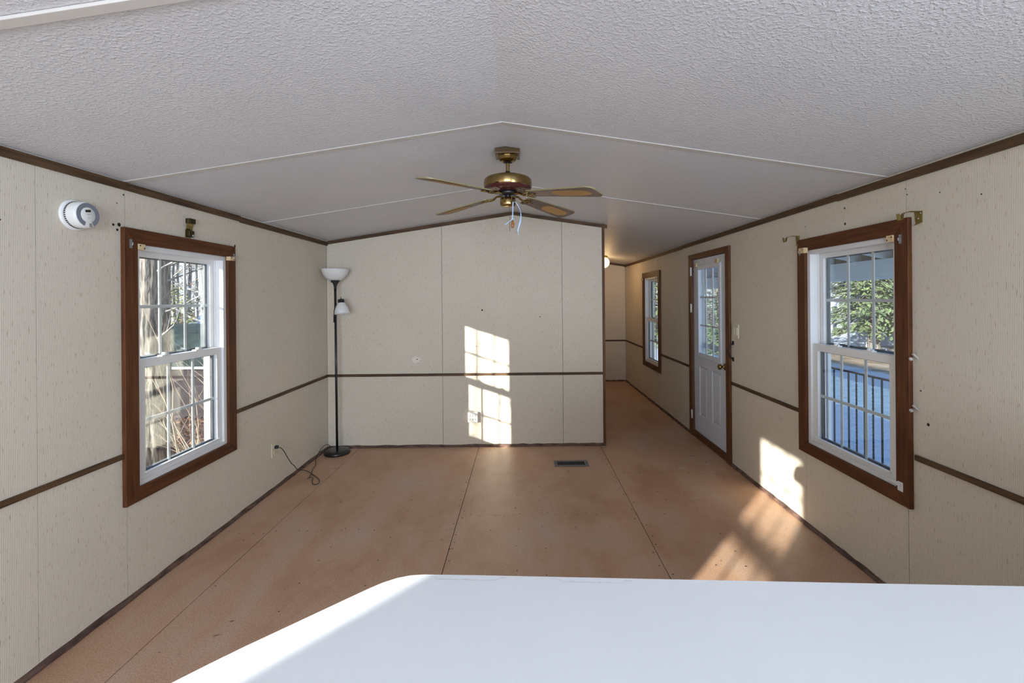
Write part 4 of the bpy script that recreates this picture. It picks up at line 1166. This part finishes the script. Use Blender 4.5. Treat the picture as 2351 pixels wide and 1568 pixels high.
# ------------------------------------------------------------------ porch
M_PORCH = mat('weathered_white_paint', (0.72, 0.80, 0.83), (0.82, 0.87, 0.89), spec=0.06, rough=0.6, scale=(3, 3, 3))
M_PLY = mat('dark_porch_sheathing', (0.10, 0.07, 0.05), (0.2, 0.15, 0.11), spec=0.06, rough=0.8, scale=(4, 4, 4))
M_DECK = mat('grey_porch_deck', (0.35, 0.37, 0.38), rough=0.7)
PXO = 3.60
root = thing('porch', (2.9, 5.2, -0.15), 'white painted open porch roof on a beam, outside the right wall', 'porch')
MB().box((PXO - 0.02, 2.6, 1.712), (PXO + 0.02, 9.6, 1.885)).build('beam', M_PORCH, root)
MB().box((PXO + 0.022, 2.6, 1.685), (PXO + 0.06, 9.6, 1.80)).build('beam', M_PORCH, root)
sl_ = 0.20
y = 2.75
while y < 9.6:
    zb = 1.888
    MB().prism([(PXO + 0.10, y, zb - sl_ * 0.1), (XR + WT + 0.01, y, zb + sl_ * (PXO - XR - WT)), (XR + WT + 0.01, y, zb + sl_ * (PXO - XR - WT) + 0.12), (PXO + 0.10, y, zb + 0.12 - sl_ * 0.1)], (0, 0.038, 0)).build('rafter', M_PORCH, root)
    y += 0.405
zb = 1.888 + 0.122
MB().prism([(PXO + 0.18, 2.5, zb - sl_ * 0.18), (XR + WT + 0.01, 2.5, zb + sl_ * (PXO - XR - WT)), (XR + WT + 0.01, 2.5, zb + sl_ * (PXO - XR - WT) + 0.02), (PXO + 0.18, 2.5, zb + 0.02 - sl_ * 0.18)], (0, 7.2, 0)).build('roof_sheathing', M_PLY, root)
MB().box((PXO + 0.062, 2.5, 1.79), (PXO + 0.085, 9.7, 2.02)).build('frieze_board', M_PLY, root)
for y in (2.66, 6.05, 9.45):
    MB().box((PXO - 0.045, y - 0.045, -0.18), (PXO + 0.045, y + 0.045, 1.712)).build('post', M_PORCH, root, bevel=0.004)
y = 2.5
yy0 = 2.5
for i in range(14):
    x0 = XR + WT + 0.012 + i * 0.118
    MB().box((x0, 2.5, -0.22), (x0 + 0.112, 9.6, -0.18)).build('deck_board', M_DECK, root)
for x, y in ((2.1, 2.6), (3.5, 2.6), (2.1, 9.4), (3.5, 9.4), (2.1, 5.4), (3.5, 5.4)):
    MB().box((x - 0.06, y - 0.06, GZ), (x + 0.06, y + 0.06, -0.22)).build('pier', M_DECK, root)

rl = thing('porch_railing', (3.42, 5.0, -0.15), 'black iron porch railing with twisted balusters', 'railing')
MB().box((3.405, 2.75, 0.717), (3.435, 5.98, 0.735)).build('top_rail', M_BLACKM, rl, bevel=0.002)
MB().box((3.41, 2.75, -0.150), (3.43, 5.98, -0.135)).build('bottom_rail', M_BLACKM, rl)
bal_mesh = None
y = 2.80
i = 0
while y < 5.96:
    b1 = MB(); n = 60; vs = []
    tw = (i % 2 == 0)
    for k_ in range(n + 1):
        t = k_ / n; z = -0.136 + t * 0.855
        a = PI / 4
        if tw and 0.12 < t < 0.90: a += ((t - 0.12) / 0.78) * PI * 9
        for q in range(4):
            vs.append((3.42 + math.cos(a + q * PI / 2) * 0.0088, y + math.sin(a + q * PI / 2) * 0.0088, z))
    b1.add(vs, [(4 * s_ + q, 4 * s_ + (q + 1) % 4, 4 * s_ + 4 + (q + 1) % 4, 4 * s_ + 4 + q) for s_ in range(n) for q in range(4)])
    b1.build('baluster', M_BLACKM, rl, recalc=False)
    y += 0.1085; i += 1
for y in (2.78, 5.97):
    MB().box((3.40, y - 0.015, -0.18), (3.44, y + 0.015, 0.76)).build('newel', M_BLACKM, rl)

# ------------------------------------------------------------------ trees
M_BARK = mat('grey_bark', (0.04, 0.04, 0.04), (0.22, 0.20, 0.18), spec=0.06, rough=0.95, scale=(46, 46, 6.0), detail=6, bump=1.0, lo=0.38, hi=0.62)
M_BARKB = mat('pale_bark', (0.10, 0.10, 0.10), (0.30, 0.30, 0.30), spec=0.06, rough=0.95, scale=(14, 14, 3), lo=0.4, hi=0.6)
M_TWIG = mat('pale_twig', (0.42, 0.34, 0.26), spec=0.06, rough=0.8)
M_ORANGE = mat('dead_oak_leaf', (0.36, 0.12, 0.045), (0.50, 0.24, 0.11), spec=0.06, rough=0.8, scale=(5, 5, 5))
M_GREEN = mat('evergreen_needles', (0.035, 0.06, 0.035), (0.17, 0.215, 0.10), spec=0.06, rough=0.8, scale=(2.5, 2.5, 2.5), lo=0.3, hi=0.7)
M_YGREEN = mat('yellow_green_leaf', (0.13, 0.15, 0.035), (0.24, 0.24, 0.09), spec=0.06, rough=0.8, scale=(5, 5, 5))

def branches(mb, p, d, L, r, depth, rnd, tips, spread=0.55, n=5):
    k_ = 4
    pts = [p]; rs = [r]
    q = p.copy(); dd = d.copy()
    for i in range(k_):
        dd = (dd + Vector((rnd.uniform(-.18, .18), rnd.uniform(-.18, .18), rnd.uniform(-.06, .14)))).normalized()
        q = q + dd * L / k_
        pts.append(q.copy()); rs.append(r * (1 - 0.55 * (i + 1) / k_))
    mb.tube(pts, rs, n, caps=False)
    if depth == 0:
        tips.append(q); tips.append(pts[-2]); return
    for i in range(rnd.choice((2, 3, 3))):
        j_ = rnd.randint(1, k_)
        nd = (dd + Vector((rnd.uniform(-1, 1), rnd.uniform(-1, 1), rnd.uniform(-.5, .8))) * spread).normalized()
        branches(mb, pts[j_], nd, L * rnd.uniform(.55, .8), rs[j_] * 0.62, depth - 1, rnd, tips, spread, max(3, n - 1))

def bare_tree(x, y, h, r, seed, label, leaves=0, mt=None, group=None, fork=0.35, nb=9):
    rnd = random.Random(seed)
    root = thing('bare_tree', (x, y, GZ), label, 'tree', group)
    mb = MB(); pts = []; rs = []; lean = Vector((rnd.uniform(-.05, .05), rnd.uniform(-.05, .05), 0))
    for i in range(9):
        t = i / 8
        pts.append(Vector((x, y, GZ)) + lean * h * t * t + Vector((rnd.uniform(-1, 1), rnd.uniform(-1, 1), 0)) * r * 0.35 + Vector((0, 0, h * t)))
        rs.append(r * (1.15 if i == 0 else 1) * (1 - 0.75 * t))
    mb.tube(pts, rs, 10, caps=False)
    mb.build('trunk', mt or M_BARKB, root)
    bb = MB(); tips = []
    for i in range(nb):
        t = rnd.uniform(fork, 0.97)
        k_ = min(int(t * 8), 7)
        p = pts[k_].lerp(pts[k_ + 1], t * 8 - k_)
        a = rnd.uniform(0, 2 * PI)
        branches(bb, p, Vector((math.cos(a), math.sin(a), rnd.uniform(.1, .8))).normalized(), h * rnd.uniform(.12, .24), max(0.008, r * (1 - .75 * t) * .45), 2, rnd, tips)
    bb.build('branches', mt or M_BARKB, root, recalc=False, kind='stuff')
    if leaves:
        lm = MB()
        for i in range(leaves):
            c_ = rnd.choice(tips) + Vector((rnd.uniform(-.35, .35), rnd.uniform(-.35, .35), rnd.uniform(-.35, .25)))
            s_ = rnd.uniform(.025, .055)
            u_ = Vector((rnd.uniform(-1, 1), rnd.uniform(-1, 1), rnd.uniform(-1, 1))).normalized(); v_ = u_.orthogonal().normalized()
            lm.add([c_ - u_ * s_, c_ + v_ * s_ * .6, c_ + u_ * s_, c_ - v_ * s_ * .6], [(0, 1, 2, 3)])
        lm.build('dead_leaves', M_ORANGE, root, recalc=False, kind='stuff')
    return root

# big trunk close to the left window
root = thing('oak_tree', (-4.98, 6.0, GZ), 'thick rough-barked tree trunk close outside the left window', 'tree')
rnd = random.Random(3)
mb = MB(); n, rings = 40, 70
vs = []
for i in range(rings + 1):
    t = i / rings; z = GZ + 7.5 * t
    rad = 0.205 * (1.25 - 0.25 * min(1, t * 6)) * (1 - 0.35 * t)
    for k_ in range(n):
        a = 2 * PI * k_ / n
        rg = 1 + 0.055 * math.sin(a * 13 + 1.5 * math.sin(z * 1.7)) + 0.035 * math.sin(a * 7 + z * 2.3) + rnd.uniform(-.02, .02)
        vs.append((-4.98 + 0.05 * t + math.cos(a) * rad * rg, 6.0 + math.sin(a) * rad * rg, z))
mb.add(vs, [(i * n + k_, i * n + (k_ + 1) % n, (i + 1) * n + (k_ + 1) % n, (i + 1) * n + k_) for i in range(rings) for k_ in range(n)], True)
mb.build('trunk', M_BARK, root)
bb = MB(); tips = []
for z, a, L in ((1.0, -0.6, 0.9), (1.35, 0.1, 0.8), (1.9, -0.3, 1.1), (1.75, 0.5, 0.9), (2.4, -0.8, 1.2), (2.6, 0.2, 1.3), (3.2, 0.6, 1.5), (3.6, -0.5, 1.5)):
    branches(bb, Vector((-4.9, 5.95, z)), Vector((math.cos(a), math.sin(a), .25)).normalized(), L, 0.014, 2, rnd, tips)
bb.build('branches', M_BARKB, root, recalc=False, kind='stuff')

rnd = random.Random(21)
gp = 'bare woodland trees behind the leafy yard'
n_t = 0
for i in range(46):
    y = rnd.uniform(13.5, 42)
    ratio = rnd.uniform(-1.02, -0.52)
    x = ratio * y
    h = rnd.uniform(9, 15); r_ = rnd.uniform(.06, .17)
    bare_tree(x, y, h, r_, 100 + i, 'thin winter tree with rust-orange dead leaves in the woods beyond the shed' if i % 2 else 'thin leafless grey tree in the woods beyond the shed', leaves=(150 if i % 2 else 0), group=('rusty-leaved woodland trees behind the leafy yard' if i % 2 else 'leafless woodland trees behind the leafy yard'), nb=10 if y < 30 else 8, fork=0.15)
tk = MB()
for i in range(380):
    y = rnd.uniform(14, 46); x = -y * rnd.uniform(.5, 1.05)
    h_ = rnd.uniform(2.0, 6.5); r_ = rnd.uniform(.008, .022)
    p = Vector((x, y, GZ)); pts = [p]
    for k_ in range(4):
        p = p + Vector((rnd.uniform(-.16, .16), rnd.uniform(-.16, .16), h_ / 4)); pts.append(p)
    tk.tube(pts, [r_, r_ * .85, r_ * .7, r_ * .5, r_ * .2], 3, caps=False)
    for k_ in range(3):
        q = pts[rnd.randint(1, 3)]
        tk.tube([q, q + Vector((rnd.uniform(-.7, .7), rnd.uniform(-.7, .7), rnd.uniform(.1, .7)))], [r_ * .5, r_ * .2], 3, caps=False)
tag(tk.build('brush_thicket', M_BARKB, None, recalc=False, kind='stuff'), 'thicket of thin bare saplings filling the woods behind the shed', 'brush')
bare_tree(-8.12, -3.95, 8.0, .055, 555, 'slim bare tree beside the house whose shadow falls on the left window', nb=12, fork=.3)
# closer pale twigs in front of the shed
def twig_bush(x, y, label, seed, h=1.4, nst=5, mt=None, name='twiggy_shrub', up=1.0):
    rnd = random.Random(seed)
    root = thing(name, (x, y, GZ), label, 'shrub')
    bb = MB(); tips = []
    for i in range(nst):
        a = rnd.uniform(0, 2 * PI)
        branches(bb, Vector((x, y, GZ)), Vector((math.cos(a) * .35, math.sin(a) * .35, up)).normalized(), h * rnd.uniform(.6, 1), 0.011, 2, rnd, tips, 0.8)
    bb.build('stems', mt or M_TWIG, root, recalc=False)
    return root
twig_bush(-4.35, 6.1, 'pale leafless shrub right of the thick trunk', 5, 1.5, 5)
twig_bush(-4.15, 5.6, 'thin pale sapling nearest the left window', 6, 1.9, 2)
twig_bush(-5.3, 8.0, 'tangle of bright twigs in front of the shed', 9, 1.7, 6)
# yellow green bush
def leafy(name, c, rx_, rz_, nleaf, mt, label, cat, seed, size=0.05, trunk=None):
    rnd = random.Random(seed)
    root = thing(name, (c[0], c[1], GZ), label, cat)
    lm = MB()
    for i in range(nleaf):
        while True:
            q = Vector((rnd.uniform(-1, 1), rnd.uniform(-1, 1), rnd.uniform(-1, 1)))
            if q.length < 1: break
        q = q.normalized() * (q.length ** .4)
        p = Vector((c[0] + q.x * rx_, c[1] + q.y * rx_, c[2] + q.z * rz_))
        u_ = Vector((rnd.uniform(-1, 1), rnd.uniform(-1, 1), rnd.uniform(-.4, .4))).normalized(); v_ = u_.orthogonal().normalized(); s_ = size * rnd.uniform(.6, 1.3)
        lm.add([p - u_ * s_, p + v_ * s_ * .5, p + u_ * s_, p - v_ * s_ * .5], [(0, 1, 2, 3)])
    lm.build('foliage', mt, root, recalc=False, kind='stuff')
    MB().tube([(c[0], c[1], GZ), (c[0], c[1], c[2])], 0.03, 6).build('stem', M_BARKB, root)
    return root
leafy('yellow_bush', (-10.2, 13.0, 0.9), 0.55, 1.1, 900, M_YGREEN, 'yellow-green bush behind the shed roof', 'shrub', 4)

def evergreen(x, y, h, rad, tr, z0, seed, label, nbr=170, per=34, name='evergreen_tree', mt=None, low=0.10):
    """whorls of drooping boughs carrying sprays of needles"""
    rnd = random.Random(seed)
    root = thing(name, (x, y, GZ), label, 'tree')
    MB().tube([(x, y, GZ), (x + .03, y, GZ + h * .4), (x, y, GZ + h)], [tr, tr * .7, 0.02], 12, caps=False).build('trunk', M_BARK, root)
    lm = MB(); br = MB()
    for i in range(nbr):
        t = low + (1 - low) * (i + rnd.random()) / nbr
        z = GZ + h * t
        L = rad * (1 - t) ** .7 * rnd.uniform(.7, 1.1) + .2
        a = rnd.uniform(0, 2 * PI)
        d_ = Vector((math.cos(a), math.sin(a), 0))
        sg = Vector((-math.sin(a), math.cos(a), 0))
        pts = [Vector((x, y, z)) + d_ * L * s + Vector((0, 0, L * (.12 * s - .32 * s * s))) for s in (0, .35, .7, 1)]
        br.tube(pts, [0.02, .014, .009, .004], 4, caps=False)
        for j_ in range(per):
            s = rnd.uniform(.2, 1.02)
            p = Vector((x, y, z)) + d_ * L * s + Vector((0, 0, L * (.12 * s - .32 * s * s))) + sg * rnd.uniform(-.32, .32) * L * (1.1 - s * .6) + Vector((0, 0, rnd.uniform(-.12, .08)))
            u_ = (d_ * rnd.uniform(.4, 1) + sg * rnd.uniform(-.8, .8) + Vector((0, 0, rnd.uniform(-.6, .05)))).normalized()
            v_ = u_.cross(Vector((rnd.uniform(-.5, .5), rnd.uniform(-.5, .5), 1))).normalized()
            s_ = rnd.uniform(.08, .19)
            lm.add([p - u_ * s_, p + v_ * s_ * .32, p + u_ * s_, p - v_ * s_ * .32], [(0, 1, 2, 3)])
    br.build('boughs', M_BARKB, root, recalc=False, kind='stuff')
    lm.build('needles', mt or M_GREEN, root, recalc=False, kind='stuff')
    return root
evergreen(14.3, 18.0, 9.0, 2.8, .24, 0, 31, 'large hemlock with a thick trunk across the road, seen in the porch-side window', low=.13, nbr=280, per=56)
evergreen(11.4, 26.0, 9.5, 3.2, .18, 0, 32, 'green evergreen tree seen through the door glass', nbr=220, per=48, low=.05)
evergreen(7.4, 25.0, 9.0, 2.6, .16, 0, 33, 'dark evergreen tree seen in the hallway window', nbr=200, per=48, low=.05)
evergreen(19.5, 22.5, 10.0, 3.2, .2, 0, 34, 'pale green evergreen behind the hemlock and the grey house', nbr=220, per=48, low=.12)
rnd = random.Random(77)
for i in range(16):
    y = rnd.uniform(30, 48); x = rnd.uniform(.2, .95) * y
    bare_tree(x, y, rnd.uniform(9, 14), rnd.uniform(.08, .16), 300 + i, 'bare winter tree far across the road', leaves=80, group='bare trees far across the road', nb=9, fork=.12)

# ------------------------------------------------------------------ shed outside left
M_SHED = mat('brown_lap_siding', (0.022, 0.018, 0.021), (0.04, 0.034, 0.038), spec=0.06, rough=0.8, scale=(3, 3, 20))  # siding colour darkened to stand in for the shade over the shed
M_SROOF = mat('mossy_roof', (0.012, 0.020, 0.018), (0.030, 0.046, 0.050), spec=0.06, rough=0.9, scale=(3, 3, 3))
sh = thing('shed', (-7.4, 10.6, GZ), 'low brown lap-sided shed with a mossy roof in the leafy yard', 'shed')
# front face runs along x at y=10, right corner about x=-6.55
sx0, sx1, sy0, sy1, ez = -9.2, -7.02, 10.0, 12.6, 0.02
MB().box((sx0, sy0 + 0.03, GZ), (sx1, sy1, ez)).build('wall', M_SHED, sh)
nb_ = 10
for i in range(nb_):
    z0 = GZ + (ez - GZ) * i / nb_; z1 = GZ + (ez - GZ) * (i + 1) / nb_
    MB().prism([(sx0, sy0, z0), (sx0, sy0 + .028, z0), (sx0, sy0 + .028, z1), (sx0, sy0 + .020, z1)], (sx1 - sx0, 0, 0)).build('siding_board', M_SHED, sh)
MB().box((sx1 - .06, sy0 - .02, GZ), (sx1 + .05, sy0 + .08, ez)).build('corner_board', M_SIDING, sh)
MB().box((sx0 - .2, sy0 - .16, ez + .01), (sx1 + .2, sy0 - .12, ez + .06)).build('fascia', M_SIDING, sh)
MB().prism([(sx0 - .2, sy0 - .14, ez + .06), (sx0 - .2, sy0 + .75, ez + .72), (sx0 - .2, sy1 - .6, ez + .90), (sx0 - .2, sy1 + .2, ez + .06)], (sx1 - sx0 + .4, 0, 0)).build('roof', M_SROOF, sh)
b2 = thing('blue_roofed_shed', (-8.6, 16.0, GZ), 'pale blue-grey ribbed metal roof beyond the brown shed', 'shed')
MB().box((-11.5, 15.2, GZ), (-7.9, 18, .45)).build('wall', M_SIDING, b2)
MB().prism([(-11.8, 15.0, .42), (-11.8, 16.5, 1.05), (-11.8, 18.2, .42)], (4.2, 0, 0)).build('roof', mat('blue_metal_roof', (0.12, 0.17, 0.26), rough=0.5), b2)
for i in range(20):
    x = -11.7 + i * .21
    MB().prism([(x, 14.99, .44), (x, 16.49, 1.07), (x, 16.49, 1.09), (x, 14.99, .46)], (.03, 0, 0)).build('roof_rib', MATS['blue_metal_roof'], b2)

# leaves lying on the ground near the shed
lm = MB(); rnd = random.Random(8)
for i in range(5200):
    y = rnd.uniform(4.5, 12); x = -y * rnd.uniform(.62, .98)
    z = GZ + rnd.uniform(.004, .05); s_ = rnd.uniform(.03, .06)
    u_ = Vector((rnd.uniform(-1, 1), rnd.uniform(-1, 1), rnd.uniform(-.4, .4))).normalized(); v_ = u_.cross(Vector((rnd.uniform(-.4, .4), rnd.uniform(-.4, .4), 1))).normalized()
    p = Vector((x, y, z))
    lm.add([p - u_ * s_, p + v_ * s_ * .6, p + u_ * s_, p - v_ * s_ * .6], [(0, 1, 2, 3)])
lm.build('fallen_leaves', mat('fallen_oak_leaf', (0.09, 0.04, 0.025), (0.30, 0.17, 0.10), spec=0.06, rough=0.9, scale=(9, 9, 9)), None, recalc=False, kind='stuff', label='brown fallen leaves scattered over the yard', cat='leaves')

# ------------------------------------------------------------------ house across the road
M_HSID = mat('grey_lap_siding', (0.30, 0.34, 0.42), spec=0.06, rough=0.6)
M_HSIDE = mat('grey_lap_backing', (0.40, 0.44, 0.52), spec=0.06, rough=0.7)  # wall behind the lap boards, a lighter grey than they are
hs_ = thing('grey_house', (16.6, 24.5, GZ), 'grey lap-sided house with white window and dark shutters across the road', 'house')
hx0, hx1, hy, hz1 = 14.4, 21.0, 23.0, 1.95
MB().box((hx0, hy + .04, GZ), (hx1, hy + 6, hz1)).build('wall', M_HSIDE, hs_)
nb_ = 22
for i in range(nb_):
    z0 = GZ + (hz1 - GZ) * i / nb_; z1 = GZ + (hz1 - GZ) * (i + 1) / nb_
    MB().prism([(hx0, hy, z0), (hx0, hy + .038, z0), (hx0, hy + .038, z1), (hx0, hy + .030, z1)], (hx1 - hx0, 0, 0)).build('siding_board', M_HSID, hs_)
MB().prism([(hx0 - .4, hy - .4, hz1), (hx0 - .4, hy + 3, hz1 + 1.3), (hx0 - .4, hy + 6.4, hz1)], (hx1 - hx0 + .8, 0, 0)).build('roof', mat('grey_shingle', (0.3, 0.3, 0.32), rough=0.9), hs_)
for wx in (15.72, 18.6):
    wz0, wz1 = -.35, .92
    fr = MB()
    fr.box((wx - .34, hy - .05, wz0 - .08), (wx - .26, hy, wz1 + .08)); fr.box((wx + .26, hy - .05, wz0 - .08), (wx + .34, hy, wz1 + .08)); fr.box((wx - .26, hy - .05, wz1), (wx + .26, hy, wz1 + .08)); fr.box((wx - .26, hy - .05, wz0 - .08), (wx + .26, hy, wz0)); fr.box((wx - .26, hy - .04, .25), (wx + .26, hy, .32))
    wf = fr.build('window', M_VINYL, hs_)
    MB().box((wx - .26, hy - .02, wz0), (wx + .26, hy - .005, wz1)).build('pane', mat('dark_house_glass', (0.05, 0.07, 0.10), rough=0.1), wf)
    for sx_ in (-.52, .42):
        MB().box((wx + sx_, hy - .045, wz0 - .06), (wx + sx_ + .16, hy, wz1 + .06)).build('shutter', mat('navy_shutter', (0.02, 0.03, 0.07), rough=0.6), hs_)
leafy('young_conifer', (14.65, 21.6, -.62), .22, .5, 700, M_YGREEN, 'small yellow-green conifer in front of the grey house', 'shrub', 14, size=.07)
leafy('round_hedge', (8.6, 20.5, -.5), .7, .75, 1600, M_GREEN, 'clipped green hedge seen low in the door glass', 'shrub', 15, size=.07)
twig_bush(17.6, 20.5, 'pale dry brush beyond the hemlock trunk', 16, 1.3, 10)
ch2 = thing('lawn_chair', (15.0, 19.0, GZ), 'white metal lawn chair on the grass in front of the grey house', 'chair')
MB().tube([(14.78, 19.0, GZ), (14.78, 19.0, GZ + .82), (15.0, 19.0, GZ + .88), (15.22, 19.0, GZ + .82), (15.22, 19.0, GZ)], .02, 6).build('back_frame', M_WHITEP, ch2)
MB().tube([(14.78, 18.5, GZ), (14.78, 18.5, GZ + .42), (14.78, 19.0, GZ + .42)], .02, 6).build('leg', M_WHITEP, ch2)
MB().tube([(15.22, 18.5, GZ), (15.22, 18.5, GZ + .42), (15.22, 19.0, GZ + .42)], .02, 6).build('leg', M_WHITEP, ch2)
MB().box((14.78, 18.5, GZ + .40), (15.22, 19.0, GZ + .43)).build('seat', M_WHITEP, ch2)

for o in bpy.data.objects:
    if '_loc' in o: del o['_loc']
